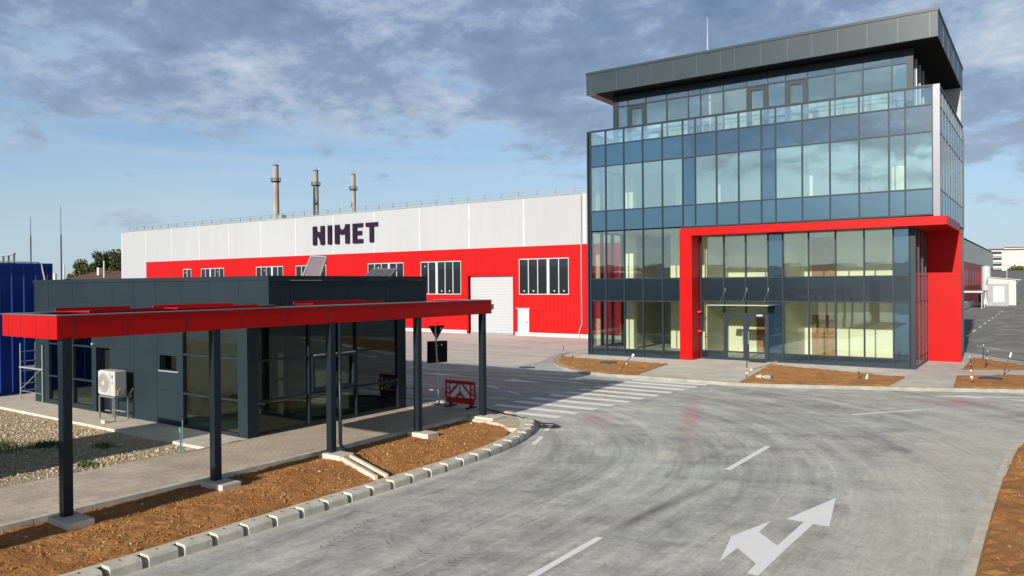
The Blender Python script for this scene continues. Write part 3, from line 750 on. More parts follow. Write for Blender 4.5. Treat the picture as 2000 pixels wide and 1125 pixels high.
for (x0,x1,yy,z0) in ((-10.35,-9.2,42.6,.10),(-10.35,-9.2,42.6,4.2),(-13.3,-12.45,42.6,.10),(-8.35,-7.45,42.9,7.93)):
    d = box(x0,x1,yy-.05,yy,z0,z0+2.12).build('inner_door','wood_door' if yy < 42.8 else 'shed_grey',off)
    box(x1-.16,x1-.08,yy-.10,yy-.05,z0+1.0,z0+1.05).build('handle','galvanised',d)
# solid rear and sides
m = MB(); m.box(-21.1,-3.9,49.6,49.78,0,12.3); m.box(-21.12,-20.98,41.65,49.7,0,12.3); m.box(-5.0,-3.9,43.3,49.6,0,6.8); m.box(-3.98,-3.86,48.75,49.7,6.8,12.3)
m.build('rear_wall','cladding_grey',off)
# entrance
dr = MB()
for x in (-13.66,-12.56,-11.47): dr.box(x-.05,x+.05,YR-.07,YR+.08,0,2.38)
dr.box(-13.61,-11.52,YR-.066,YR+.076,2.30,2.40); dr.box(-13.61,-11.52,YR-.05,YR+.05,2.97,3.0)
ent = dr.build('entrance_frame','frame_metal',off)
for x0,x1 in ((-13.61,-12.61),(-12.51,-11.52)):
    lf = MB(); lf.box(x0,x0+.09,YR-.03,YR+.03,.02,2.30); lf.box(x1-.09,x1,YR-.03,YR+.03,.02,2.30); lf.box(x0+.09,x1-.09,YR-.028,YR+.028,.02,.14); lf.box(x0+.09,x1-.09,YR-.028,YR+.028,2.20,2.30)
    d = lf.build('door_leaf','frame_metal',off)
    box(x0+.085,x1-.085,YR-.01,YR+.01,.135,2.205).build('pane','vision_glass_dim_refl',d)
    hx = -12.70 if x0 < -13 else -12.42
    MB().tube([(hx,YR-.10,.85),(hx,YR-.10,1.5)],.018).build('handle','galvanised',d)
box(-13.62,-12.59,YR-.01,YR+.01,2.40,2.97).build('glass_pane','vision_glass_dim_refl',off); box(-12.53,-11.48,YR-.01,YR+.01,2.40,2.97).build('glass_pane','vision_glass_dim_refl',off)
box(-11.98,-11.7,YR-.13,YR-.07,2.28,2.34).build('door_sensor','sticker_white',off)
cn = MB().box(-14.2,-11.1,37.35,38.42,2.82,2.85).build('entrance_canopy','frosted_glass',off)
for x in (-13.62,-12.5,-11.42):
    m = MB(); m.tube([(x,38.46,3.62),(x-.02,37.62,2.9)],.008,6); m.bar((x,38.46,2.80),(x,37.5,2.80),.035,.05); m.box(x-.012,x+.012,38.44,38.47,3.5,3.7)
    m.build('tie_rod','galvanised',cn)
# red portal
m = MB(); m.box(-15.65,-14.98,Y0-.12,YR+.04,0,6.40); m.box(-15.65,-3.54,Y0-.12,YR-.06,6.40,6.78); m.box(-4.95,-3.54,YR-.06,43.2,6.40,6.78)
m.box(-4.92,-3.48,43.0,43.2,0,6.40)
por = m.build('red_portal','red_panel',off)
m = MB()
for x in (-13.0,-10.6,-8.4,-6.2): m.box(x-.004,x+.004,Y0-.1215,Y0-.118,6.41,6.77)
for z in (3.02,4.22): m.box(-15.64,-14.99,Y0-.1215,Y0-.118,z-.004,z+.004); m.box(-4.9,-3.5,42.9985,43.001,z-.004,z+.004); m.box(-14.982,-14.9785,Y0-.1,YR,z-.004,z+.004)
m.box(-4.9,-3.5,42.9985,43.001,.6,.608)
m.build('panel_joint','letter_purple',por)
for z in (2.45,1.45):
    b = MB(); b.tube([(-14.98,38.2,z),(-14.90,38.2,z)],[.07,.07],12); b.tube([(-14.90,38.2,z),(-14.82,38.2,z)],[.055,.03],12); b.build('alarm_lamp','alarm_red',off)
for (z0,h) in ((1.9,.12),(2.2,.25)): pass
# penthouse
PX = [-19.76,-19.14,-18.05,-16.82,-15.60,-14.92,-13.70,-12.47,-11.43,-10.57,-9.53,-8.29,-7.06,-5.83,-5.20]
YP = 38.6
pf = MB()
curtain(off,'S',YP,PX,[(11.3,13.86,'penthouse_pane','vision_glass'),(13.86,14.18,'penthouse_pane','vision_glass')],pf)
for i in (0,4,8,13): MB().box(PX[i]+.03,PX[i+1]-.03,YP+.05,YP+.06,11.32,13.84).build('spandrel_panel','spandrel_glass',off)
pf.box(-20.04,-19.78,YP-.06,YP+.2,11.3,14.5); pf.box(-5.17,-4.95,YP-.05,YP+.2,11.3,14.5)
pf.box(-19.78,-5.17,YP-.02,YP+.15,14.21,14.5)
for (x0,x1) in ((-19.14,-18.05),(-12.47,-11.43),(-10.57,-9.53)):
    for a,b in ((x0+.03,x0+.22),(x1-.22,x1-.03)): pf.box(a,b,YP-.07,YP+.05,11.3,13.80)
    pf.box(x0+.22,x1-.22,YP-.067,YP+.047,13.62,13.80)
pf.build('penthouse_frame','frame_metal',off)
m = MB(); m.box(-19.9,-5.15,41.2,41.4,11.3,14.5); m.box(-14.7,-14.6,39.2,41.2,11.3,14.5)
m.build('inner_wall','cream_wall',off)
box(-5.08,-4.98,YP+.2,48.4,11.3,14.5).build('penthouse_side','dark_pane',off)
box(-20.04,-19.94,YP+.2,48.4,11.3,14.5).build('penthouse_side','anthracite',off)
box(-19.94,-5.08,48.3,48.45,11.3,14.5).build('penthouse_side','anthracite',off)
box(-4.98,-3.88,48.2,48.4,11.3,14.5).build('terrace_end_wall','cladding_grey',off)
for u in (39.6,40.8,42.0): box(-4.97,-4.93,u-.03,u+.03,11.3,14.2).build('terrace_fin','white_paint',off)
# roof
m = MB(); m.box(-21.16,-3.86,Y0,49.0,14.52,15.62); rf = m.build('roof','anthracite_gloss',off)
m = MB(); m.box(-21.19,-3.83,Y0-.03,49.03,15.635,15.76); m.build('roof_edge','anthracite_gloss',rf)
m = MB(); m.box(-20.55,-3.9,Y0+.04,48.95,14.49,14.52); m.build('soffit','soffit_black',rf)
m = MB(); m.box(-21.1,-20.56,Y0+.04,48.95,14.492,14.52); m.build('soffit','soffit_brown',rf)
m = MB(); q = -20.9
for i, w in enumerate((1.62,1.3,.75,1.25,1.27,1.27,.72,1.27,1.27,1.13,1.13,1.25,1.25,1.25,.68)):
    box(q-.0035,q+.0035,Y0-.004,Y0+.002,14.54,15.6).build('panel_joint','silver_metal',rf); q += w  # silver colour on the joint strips stands in for glints along the fascia
for u in (39.5,41.7,44,46.3): box(-3.862,-3.857,u-.006,u+.006,14.54,15.6).build('panel_joint','silver_metal',rf)
MB().tube([(-16.19,43,15.7),(-16.19,43,17.9),(-16.19,43,19.4)],[.045,.035,.012],6).build('lightning_rod','white_paint',rf)

# ------------------------------------------------------------------ factory hall
HY = 49.8
hall = thing('factory_hall', (-52,60,RZ), 'long white and red factory hall with roller door behind the office', 'building')
def cut_wall(mb, x0, x1, z0, z1, holes, y0, y1):
    # wall with rectangular openings, as column strips
    xs = sorted({x0,x1,*[h[0] for h in holes],*[h[1] for h in holes]})
    for a, b in zip(xs, xs[1:]):
        zz = [z0]
        for h in sorted(holes, key=lambda h: h[2]):
            if h[0] <= a+1e-6 and h[1] >= b-1e-6: zz += [h[2], h[3]]
        zz.append(z1)
        for c, d in zip(zz[::2], zz[1::2]):
            if d-c > 1e-4: mb.box(a,b,y0,y1,c,d)
wins = [(-34.30,-29.73,'32'),(-44.68,-40.19,'23'),(-51.16,-46.69,'32'),(-61.26,-56.82,'32'),(-67.56,-63.22,'32'),(-77.37,-73.15,'23'),(-80.89,-79.31,'2')]
holes = [(a,b,3.13,5.95) for a,b,_ in wins]+[(-39.42,-34.9,RZ-.05,4.66),(-34.46,-33.39,RZ-.05,2.02)]
m = MB(); cut_wall(m,-88.7,-11,.16,6.92,holes,HY,HY+.25); m.build('lower_wall','cladding_red',hall)
m = MB(); m.box(-94.4,-11,HY+.004,HY+.254,6.92,10.72); m.box(-94.4,-88.7,HY+.003,HY+.25,RZ-.05,6.92); m.box(-94.4,-94.2,HY+.3,180,RZ-.05,10.7); m.build('upper_wall','cladding_grey',hall)
m = MB(); cut_wall(m,-88.7,-11,RZ-.05,.16,[h for h in holes if h[2] < 0],HY-.02,HY+.2); m.build('plinth','plaster_white',hall)
for i in range(15):
    x = -94.15+5.485*i+(.0 if i else .1)
    box(x-.09,x+.09,HY-.012,HY+.01,6.93,10.70).build('cover_strip','white_frame',hall)
m = MB(); m.box(-94.42,-10.9,HY-.05,HY+.25,10.72,10.80); m.box(-94.4,-11,HY+.25,219,10.5,10.78); m.build('roof','shed_grey',hall)
m = MB()
x = -93.0
while x < -22:
    m.box(x-.025,x+.025,HY+.3,HY+.35,10.75,11.28); x += 1.72
for z in (11.02,11.27): m.box(-93.05,-22,HY+.30,HY+.34,z-.018,z+.018)
m.build('roof_railing','galvanised',hall)
for a, b, pat in wins:
    nL = int(pat[0]); thick = .24; n = sum(int(c) for c in pat); f = MB(); t = .05
    ys = (HY-.03, HY+.12)
    f.box(a,b,*ys,3.13,3.19); f.box(a,b,*ys,5.88,5.95); f.box(a,a+t,ys[0]+.002,ys[1],3.19,5.88); f.box(b-t,b,ys[0]+.002,ys[1],3.19,5.88)
    if n == 5:
        pw = (b-a-2*t-thick-3*.07)/5; x = a+t; cuts = []
        for i in range(5):
            cuts.append((x,x+pw)); x += pw
            if i == 4: break
            w = thick if i+1 == nL else .07
            f.box(x,x+w,ys[0]+.002,ys[1],3.19,5.88); x += w
    else:
        mid = (a+b)/2; f.box(mid-.04,mid+.04,ys[0]+.002,ys[1],3.19,5.88); cuts = [(a+t,mid-.04),(mid+.04,b-t)]
    w = f.build('window','white_frame',hall)
    p = MB(); st = MB()
    for i,(c,d) in enumerate(cuts):
        p.box(c-.01,d+.01,HY+.04,HY+.06,3.18,5.89)
        if (i*7+int(-a)) % 3: xx = (c+d)/2; zz = 3.42 if (i+int(-a)) % 4 else 5.55; st.box(xx-.045,xx+.045,HY+.03,HY+.042,zz-.045,zz+.045)
    p.build('pane','dark_pane',w)
    if st.v: st.build('sticker','sticker_white',w)
sh = box(-39.44,-34.88,HY+.30,HY+.36,RZ,4.7).build('roller_door','shutter',hall)
box(-39.3,-35.0,HY+.285,HY+.30,RZ,RZ+.12).build('bottom_bar','galvanised',sh)
m = MB(); m.box(-39.62,-39.42,HY-.03,HY+.4,RZ,4.86); m.box(-34.90,-34.72,HY-.03,HY+.4,RZ,4.86); m.box(-39.42,-34.90,HY-.027,HY+.4,4.66,4.86); m.build('door_reveal','red_panel',hall)
d = box(-34.46,-33.39,HY-.005,HY+.05,RZ,2.02).build('side_door','white_paint',hall)
box(-33.62,-33.50,HY-.06,HY-.005,.92,.97).build('handle','dark',d); box(-34.6,-33.28,HY-.06,HY+.02,2.02,2.07).build('lintel','white_paint',d)
MB().tube([(-28.6,HY-.06,10.6),(-28.6,HY-.06,.9),(-28.83,HY-.06,.35),(-28.83,HY-.06,RZ)],.045,6).build('downpipe','cladding_grey',hall)
MB().tube([(-56.94,52,10.7),(-56.94,52,12.3)],.04,6).build('lightning_rod','white_paint',hall)
box(-65.5,-64.9,51,51.6,10.75,11.3).build('roof_vent','shed_grey',hall)
# long right flank of the hall
m = MB(); m.box(-11.25,-11,HY+.26,219,7.0,10.72); m.build('upper_wall','cladding_side',hall)
m = MB(); m.box(-11.25,-11.003,HY+.26,219,RZ,3.1); m.box(-11.25,-11.002,HY+.26,219,5.95,7.0)
y = 52.0
while y < 215: m.box(-11.25,-11.001,y,y+1.5,3.1,5.95); y += 6.0
m.build('lower_wall','cladding_red',hall)
y = 53.5; k2 = 0
while y < 212:
    w = box(-11.2,-11.06,y,y+4.5,3.1,5.95).build('window','shed_grey',hall); y += 6.0
# letters
sg = thing('wall_sign', (-54.2,HY,7.88), 'dark purple capital letters NIMET on the white hall wall', 'sign')
def arc(cx,cz,rx,rz,a0,a1,n=9): return [(cx+rx*math.cos(R(a0+(a1-a0)*i/n)), cz+rz*math.sin(R(a0+(a1-a0)*i/n))) for i in range(n+1)]
LT = [
 [(-58.55,9.69),(-58.02,9.69),(-58.02,9.22),(-57.86,9.20),(-57.68,9.13),(-57.54,9.05),(-57.44,8.97),(-57.44,9.69),(-56.91,9.69),(-56.91,7.88),(-57.45,7.88),(-57.46,8.05),(-57.52,8.26),(-57.62,8.45),(-57.76,8.61),(-57.90,8.70),(-58.02,8.74),(-58.02,7.88),(-58.55,7.88)],
 [(-56.41,9.69),(-55.89,9.69),(-55.89,7.88),(-56.41,7.88)],
 [(-55.42,9.69),(-54.85,9.69)]+arc(-54.425,9.62,.425,.42,180,360)+[(-54.0,9.69),(-53.47,9.69),(-53.47,7.88),(-54.0,7.88),(-54.0,8.86)]+arc(-54.425,8.90,.425,.16,-15,-165,6)+[(-54.85,8.86),(-54.85,7.88),(-55.42,7.88)],
 [(-53.0,9.69),(-51.69,9.69),(-51.69,9.33),(-52.47,9.33),(-52.47,8.98),(-51.83,8.98),(-51.83,8.61),(-52.47,8.61),(-52.47,8.23),(-51.69,8.23),(-51.69,7.86),(-53.0,7.86)],
 [(-51.28,9.69),(-49.78,9.69),(-49.78,9.32),(-50.27,9.32),(-50.27,7.88),(-50.79,7.88),(-50.79,9.32),(-51.28,9.32)]]
for poly in LT: MB().extr(poly, HY-.16, HY-.012).build('letter','letter_purple',sg)

# ------------------------------------------------------------------ guard house
gh = thing('guardhouse', (-23,15.3,0), 'low anthracite guardhouse with tall parapet and corner glazing', 'building')
GY, GX = 12.3, -17.1
m = MB()
cut_wall(m,-29.17,-17.45,0,3.0,[(-28.2,-25.14,.10,2.92),(-24.92,-24.07,.02,2.07),(-21.24,-20.37,1.57,2.0),(-20.12,-17.45,.03,2.92)],GY,GY+.25)
m.box(-29.17,-28.95,GY+.25,18.3,0,3.0); m.box(-28.95,-17.3,18.1,18.3,0,3.0)
m.build('wall','anthracite',gh)
box(-17.45,-17.1,GY-.003,GY+.30,0,3.0).build('corner_post','anthracite',gh); box(-17.40,-17.1,17.98,18.3,0,3.0).build('corner_post','anthracite',gh)
m = MB(); m.box(-29.17,-16.19,GY-.006,GY+.25,3.0,4.13); m.box(-16.44,-16.19,GY+.25,18.3,3.0,4.13); m.box(-29.17,-28.9,GY+.25,18.3,3.0,4.13); m.box(-28.9,-16.44,18.05,18.3,3.0,4.13)
pp = m.build('parapet','anthracite',gh)
m = MB(); m.box(-29.2,-16.16,GY-.035,GY+.3,4.137,4.25); m.box(-16.5,-16.16,GY+.3,18.33,4.137,4.25); m.box(-29.2,-28.85,GY+.3,18.33,4.137,4.25); m.box(-28.85,-16.5,18.0,18.33,4.137,4.25)
m.build('parapet_cap','anthracite',pp)
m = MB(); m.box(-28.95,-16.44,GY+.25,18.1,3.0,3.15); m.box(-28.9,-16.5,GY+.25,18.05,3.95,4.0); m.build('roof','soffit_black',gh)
def joint(*a): box(*a).build('panel_joint','dark',gh)
for x in (-28.1,-26.4,-23.88,-22.64,-21.41,-20.11,-18.75,-17.44): joint(x-.008,x+.008,GY-.0105,GY-.0,3.0,4.13)
joint(-29.17,-16.2,GY-.0100,GY-.0,3.522,3.534)
for x in (-23.87,-22.65,-21.38): joint(x-.008,x+.008,GY-.004,GY+.01,0.02 if x != -23.87 else 2.07,3.0)
for x0,x1,z in ((-24.07,-20.13,2.07),(-21.38,-20.13,.99)): joint(x0,x1,GY-.0035,GY+.01,z-.006,z+.006)
for yy in (12.9,14.9,16.6): joint(-16.195,-16.1855,yy-.008,yy+.008,3.0,4.13)
def ghwin(name, us, ws, facing, plane, fm='frame_metal'):
    f = MB(); T = tf(facing, plane)
    for u in us: fbox(f,T,u-.03,u+.03,-.12,.0,ws[0],ws[-1])
    for w in ws: fbox(f,T,us[0]+.03,us[-1]-.03,-.117,-.004,w-.025,w+.025)
    o = f.build(name, fm, gh); p = MB()
    for a,b in zip(us,us[1:]):
        for c,d in zip(ws,ws[1:]):
            fbox(p,T,a+.025,b-.025,-.07,-.055,c+.02,d-.02)
    p.build('pane','guard_side_glass' if facing == 'S' else 'guard_glass',o); return o
ghwin('window',[-28.17,-26.46,-25.17],[.13,.96,2.07,2.90],'S',GY)
ghwin('window',[-20.09,-18.75,-17.48],[.06,.96,2.07,2.90],'S',GY)
ghwin('window',[12.63,14.35,16.15,17.95],[.04,.92,2.0,2.95],'E',GX)
f = MB(); T = tf('E',GX)
for a,b,c,d in ((14.42,14.52,.98,1.98),(15.98,16.08,.98,1.98),(14.52,15.98,.98,1.07),(14.52,15.98,1.89,1.98)): fbox(f,T,a,b,-.05,.035,c,d)
sw = f.build('service_window','frame_metal',gh)
b = MB(); fbox(b,T,14.5,16.05,.0,.05,1.985,2.03); b.build('blind_rail','galvanised',sw)
w = MB(); w.box(-21.24,-20.22,GY-.05,GY+.02,1.53,1.568); w.box(-20.80,-20.76,GY+.20,GY+.24,1.57,2.0); w.box(-20.76,-20.41,GY+.20,GY+.24,1.57,1.61); sw2 = w.build('window','shed_grey',gh)
box(-21.24,-20.37,GY+.18,GY+.19,1.57,2.0).build('pane','guard_glass',sw2)
d = MB(); d.box(-24.5,-24.42,GY+.28,GY+.34,.02,2.05); d.box(-24.12,-24.07,GY+.28,GY+.34,.02,2.05); d.box(-24.42,-24.12,GY+.282,GY+.338,1.96,2.05); d.box(-24.42,-24.12,GY+.282,GY+.338,.02,.12)
dd = d.build('door','shed_grey',gh); box(-24.43,-24.11,GY+.30,GY+.315,.11,1.97).build('pane','guard_glass',dd)
box(-24.92,-24.5,GY+.3,GY+.32,.02,2.07).build('door','dark',gh)
box(-25.13,-25.05,GY-.05,GY,2.14,2.2).build('wall_lamp','white_paint',gh)
# inside
m = MB(); m.box(-28.9,-17.25,GY+.26,18.05,-.02,.03); m.build('floor','floor_screed',gh)
m = MB(); m.box(-20.35,-20.25,GY+.3,17.9,.03,2.95); m.box(-25.0,-24.95,GY+.3,17.9,.03,2.95); m.box(-19.2,-18.95,14.9,15.1,.03,2.95); m.build('inner_wall','grey_wall',gh)
m = MB(); m.box(-20.2,-18.4,17.0,17.1,.03,2.2); m.box(-20.24,-20.2,13.2,14.9,.9,2.1); m.box(-28.5,-27,16,16.1,.03,2.3); m.build('inner_wall','cream_wall',gh)
box(-18.1,-17.5,13.2,17.0,.72,.76).build('desk','cream_wall',gh)
blk = thing('shade_blocker',(-13.1,-1.0,-.1),'tall dark blank totem panel unseen behind the viewer, added to shade the soil strip','blocker')  # unseen panel, added behind the camera to cast shade on the soil
box(-13.75,-12.95,-1.15,-.85,.1,3.9).build('panel','anthracite',blk); box(-13.65,-13.05,-1.1,-.9,-.2,.1).build('base','concrete_light',blk)
# roof hatches standing open
h1 = thing('roof_hatch', (-18.9,16,4.0), 'mauve roof hatch lid standing tilted open on the guardhouse roof', 'roof hatch')
m = MB(); m.add([(-19.28,15.92,4.2),(-18.50,15.92,4.2),(-18.36,16.1,4.86),(-19.02,16.1,4.9),(-19.28,15.97,4.2),(-18.50,15.97,4.2),(-18.36,16.15,4.86),(-19.02,16.15,4.9)],[(0,1,2,3),(7,6,5,4),(0,4,5,1),(1,5,6,2),(2,6,7,3),(3,7,4,0)])
m.build('lid','mauve_panel',h1)
m = MB()
for a,b in (((-19.3,15.9,4.2),(-19.04,16.08,4.92)),((-18.48,15.9,4.2),(-18.34,16.08,4.88)),((-19.04,16.08,4.92),(-18.34,16.08,4.88))): m.bar(a,b,.04)
m.box(-19.6,-18.1,15.7,16.9,4.0,4.2); m.build('frame','shed_grey',h1)
h2 = thing('roof_hatch', (-16.9,17,4.0), 'dark glazed roof hatch lying low by the guardhouse parapet', 'roof hatch')
m = MB(); m.add([(-17.62,16.9,4.15),(-16.52,16.9,4.15),(-16.5,17.25,4.47),(-17.5,17.25,4.49),(-17.62,16.94,4.11),(-16.52,16.94,4.11),(-16.5,17.29,4.43),(-17.5,17.29,4.45)],[(0,1,2,3),(7,6,5,4),(0,4,5,1),(1,5,6,2),(2,6,7,3),(3,7,4,0)])
m.build('lid','fence_dark',h2)
m = MB()
for a,b in (((-17.62,16.89,4.15),(-17.5,17.24,4.5)),((-17.35,16.89,4.15),(-17.25,17.24,4.5)),((-16.78,16.89,4.15),(-16.75,17.24,4.49)),((-16.50,16.89,4.15),(-16.48,17.24,4.48)),((-17.5,17.24,4.5),(-16.48,17.24,4.48))): m.bar(a,b,.03)
m.build('frame','mauve_panel',h2)
# ------------------------------------------------------------------ canopy
cp = thing('entrance_canopy', (-14.9,12.4,0), 'long red canopy on slim dark posts along the guardhouse kerb', 'canopy')
m = MB(); m.box(-15.97,-13.83,6.18,6.30,3.10,3.50); m.box(-13.95,-13.83,6.30,18.47,3.10,3.50); m.box(-15.97,-13.83,18.47,18.59,3.10,3.50); m.box(-15.97,-15.85,6.30,12.25,3.10,3.50)
fa = m.build('fascia','red_panel',cp)
m = MB()
for y in (6.47,7.39,8.57,9.78,10.96,12.17,13.96,15.71,17.51,17.83): m.box(-13.831,-13.8285,y-.007,y+.007,3.10,3.50)
for x in (-15.71,-15.22,-14.61,-14.15): m.box(x-.007,x+.007,6.1785,6.181,3.10,3.50)
m.build('panel_joint','dark',fa)
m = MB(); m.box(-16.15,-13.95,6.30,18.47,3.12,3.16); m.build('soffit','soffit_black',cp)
m = MB(); m.box(-16.15,-13.98,6.32,18.45,3.40,3.46); m.build('roof_sheet','shed_grey',cp)
m = MB()
m.box(-15.99,-13.81,6.16,6.36,3.503,3.52); m.box(-14.03,-13.81,6.36,18.41,3.503,3.52); m.box(-15.99,-13.81,18.41,18.61,3.503,3.52); m.box(-15.99,-15.79,6.36,12.2,3.503,3.52)
m.build('edge_trim','mauve_panel',fa)
for i, y in enumerate((6.34,9.24,12.31,15.35,18.23)):
    p = MB().box(-14.0,-13.83,y-.08,y+.08,.0,3.12).build('post','steel_post',cp,bev=.006)
    q = MB(); zt = 0.045
    if i < 4: q.box(-14.12,-13.38,y-.22,y+.22,-.2,zt)
    else: q.box(-14.12,-13.3,y-.34,y+.28,-.2,.06)
    q.build('footing','concrete_light',cp,bev=.015)
m = MB().tube([(-13.84,12.52,3.1),(-13.84,12.52,.22),(-13.80,12.55,.10),(-13.68,12.60,.04)],.045,10).build('downpipe','steel_post',cp,smooth=True)
m = MB().tube([(-13.84,12.52,1.72),(-13.84,12.52,1.78)],.055,10).build('pipe_collar','steel_post',cp)
box(-13.95,-13.86,18.62,18.75,3.22,3.38).build('floodlight','shed_grey',cp)
# loose red sheets on the canopy roof
for (x0,x1,y0,y1,z,rz,lab) in ((-15.7,-14.5,7.0,8.5,3.525,.05,'loose red sheet lying on the near end of the canopy roof'),(-15.6,-14.6,8.9,10.8,3.53,-.04,'longest loose red sheet on the canopy roof'),(-15.4,-14.7,12.4,14.9,3.53,.03,'red sheet with folded edges stacked beside the parapet on the canopy')):
    cx, cy = (x0+x1)/2,(y0+y1)/2
    m = MB(); m.box(x0,x1,y0,y1,z,z+.012); m.box(x0,x0+.02,y0,y1,z+.012,z+.07); m.box(x1-.02,x1,y0,y1,z+.012,z+.05)
    t = thing('red_sheet',(cx,cy,z),lab,'metal sheet','loose red sheets on the canopy'); t2 = m.build('sheet','red_panel',t); t.rotation_euler = (0,0,rz)

# ------------------------------------------------------------------ air conditioner and stand
st = thing('condenser_stand',(-23.1,11.9,0),'low grey steel frame standing under the air conditioner','stand')
for x in (-23.55,-22.67):
    for y in (11.72,12.12): MB().box(x-.02,x+.02,y-.02,y+.02,0,.70).build('leg','galvanised',st)
m = MB(); m.box(-23.57,-22.65,11.70,11.74,.68,.72); m.box(-23.57,-22.65,12.10,12.14,.68,.72); m.box(-23.57,-23.53,11.74,12.10,.68,.718); m.box(-22.69,-22.65,11.74,12.24,.68,.718); m.box(-23.53,-22.69,12.10,12.13,.2,.24); m.box(-22.69,-22.66,11.74,12.10,.2,.24)
m.bar((-22.67,12.12,.70),(-22.67,12.28,.92),.035); m.build('top_frame','galvanised',st)
ac = thing('air_conditioner',(-23.1,11.9,.72),'white outdoor air conditioner unit with round fan grille','air conditioner')
m = MB().box(-23.56,-22.66,11.72,12.08,.735,1.48).build('casing','white_plastic',ac,bev=.02)
m = MB(); m.box(-23.59,-22.93,11.705,11.719,.77,1.45); m.build('fan_panel','white_paint',ac)
def ring(cx,cz,y,r0,r1,n=28):
    b = MB()
    for i in range(n):
        a0,a1 = 2*math.pi*i/n,2*math.pi*(i+1)/n
        p = [(cx+r*math.cos(a),z) for r,a,z in ()]
        c = [(cx+r0*math.cos(a0),y,cz+r0*math.sin(a0)),(cx+r1*math.cos(a0),y,cz+r1*math.sin(a0)),(cx+r1*math.cos(a1),y,cz+r1*math.sin(a1)),(cx+r0*math.cos(a1),y,cz+r0*math.sin(a1))]
        d = [(q[0],y-.012,q[2]) for q in c]; b.add(c+d,[(0,1,2,3),(7,6,5,4),(0,4,5,1),(1,5,6,2),(2,6,7,3),(3,7,4,0)])
    return b
g = MB().tube([(-23.27,11.7045,1.11),(-23.27,11.703,1.11)],.30,28).build('fan_opening','shed_grey',ac)
m = MB()
for r_ in (.10,.15,.20,.25,.295): q = ring(-23.27,1.11,11.702,r_-.006,r_+.006); m.v, m.f, m.mi = m.v, m.f, m.mi; m.add(q.v, q.f)
for i in range(20):
    a = i*math.pi/10; m.bar((-23.27+.06*math.cos(a),11.694,1.11+.06*math.sin(a)),(-23.27+.30*math.cos(a),11.694,1.11+.30*math.sin(a)),.008)
m.build('grille','white_plastic',ac)
MB().tube([(-23.27,11.70,1.11),(-23.27,11.685,1.11)],.075,16).build('fan_hub','white_plastic',ac)
box(-22.84,-22.76,11.712,11.719,1.28,1.36).build('badge','hose_blue',ac); box(-22.85,-22.75,11.712,11.719,1.10,1.16).build('label_plate','shed_grey',ac)
m = MB(); m.box(-22.659,-22.64,11.80,11.83,.78,.92); m.box(-22.659,-22.645,11.86,11.98,.80,.94); m.build('valve_cover','white_plastic',ac)
tag(box(-22.75,-22.55,11.35,11.48,.004,.09).build('brick','concrete_light',bev=.008),'small pale brick lying on the slab by the condenser legs','brick')

# tap standpipe in the gravel
tp = thing('standpipe',(-17.0,10.35,-.07),'blue standpipe with green valve at the gravel corner','standpipe')
MB().tube([(-17.0,10.35,-.07),(-17.0,10.35,.5)],.018,8).build('pipe','hose_blue',tp)
MB().tube([(-17.0,10.35,.5),(-17.0,10.35,.62)],.035,8).build('valve','valve_green',tp); MB().tube([(-16.94,10.35,.0),(-16.94,10.37,.8)],.012,6).build('stake','galvanised',tp)

# ------------------------------------------------------------------ sign, barrier, tape, cable
sp = thing('traffic_sign',(-16.6,19.35,0),'back of a triangle sign above a square sign on one post','traffic sign')
MB().tube([(-16.6,19.35,0),(-16.74,19.35,2.62)],.03,8).build('post','galvanised',sp)
m = MB(); m.extr([(-17.07,2.60),(-16.36,2.64),(-16.71,2.14)],19.375,19.385); m.build('triangle_plate','dark',sp)
m = MB(); m.extr([(-17.13,2.08),(-16.25,2.14),(-16.26,1.43),(-17.14,1.34)],19.375,19.385); m.build('square_plate','dark',sp)
box(-16.55,-16.48,19.365,19.374,2.5,2.56).build('sticker','sticker_white',sp); box(-16.52,-16.45,19.365,19.374,1.96,2.02).build('sticker','sticker_white',sp)
m = MB()
for z in (1.45,1.95,2.3): m.box(-16.76,-16.60,19.36,19.374,z,z+.03)
m.build('clamp','galvanised',sp); MB().box(-16.85,-16.35,19.2,19.5,.0,.02).build('base_plate','hose_blue',sp)
br = thing('road_barrier',(-15.65,19.3,0),'red plastic barrier with white chevron stripes beside the sign','barrier')
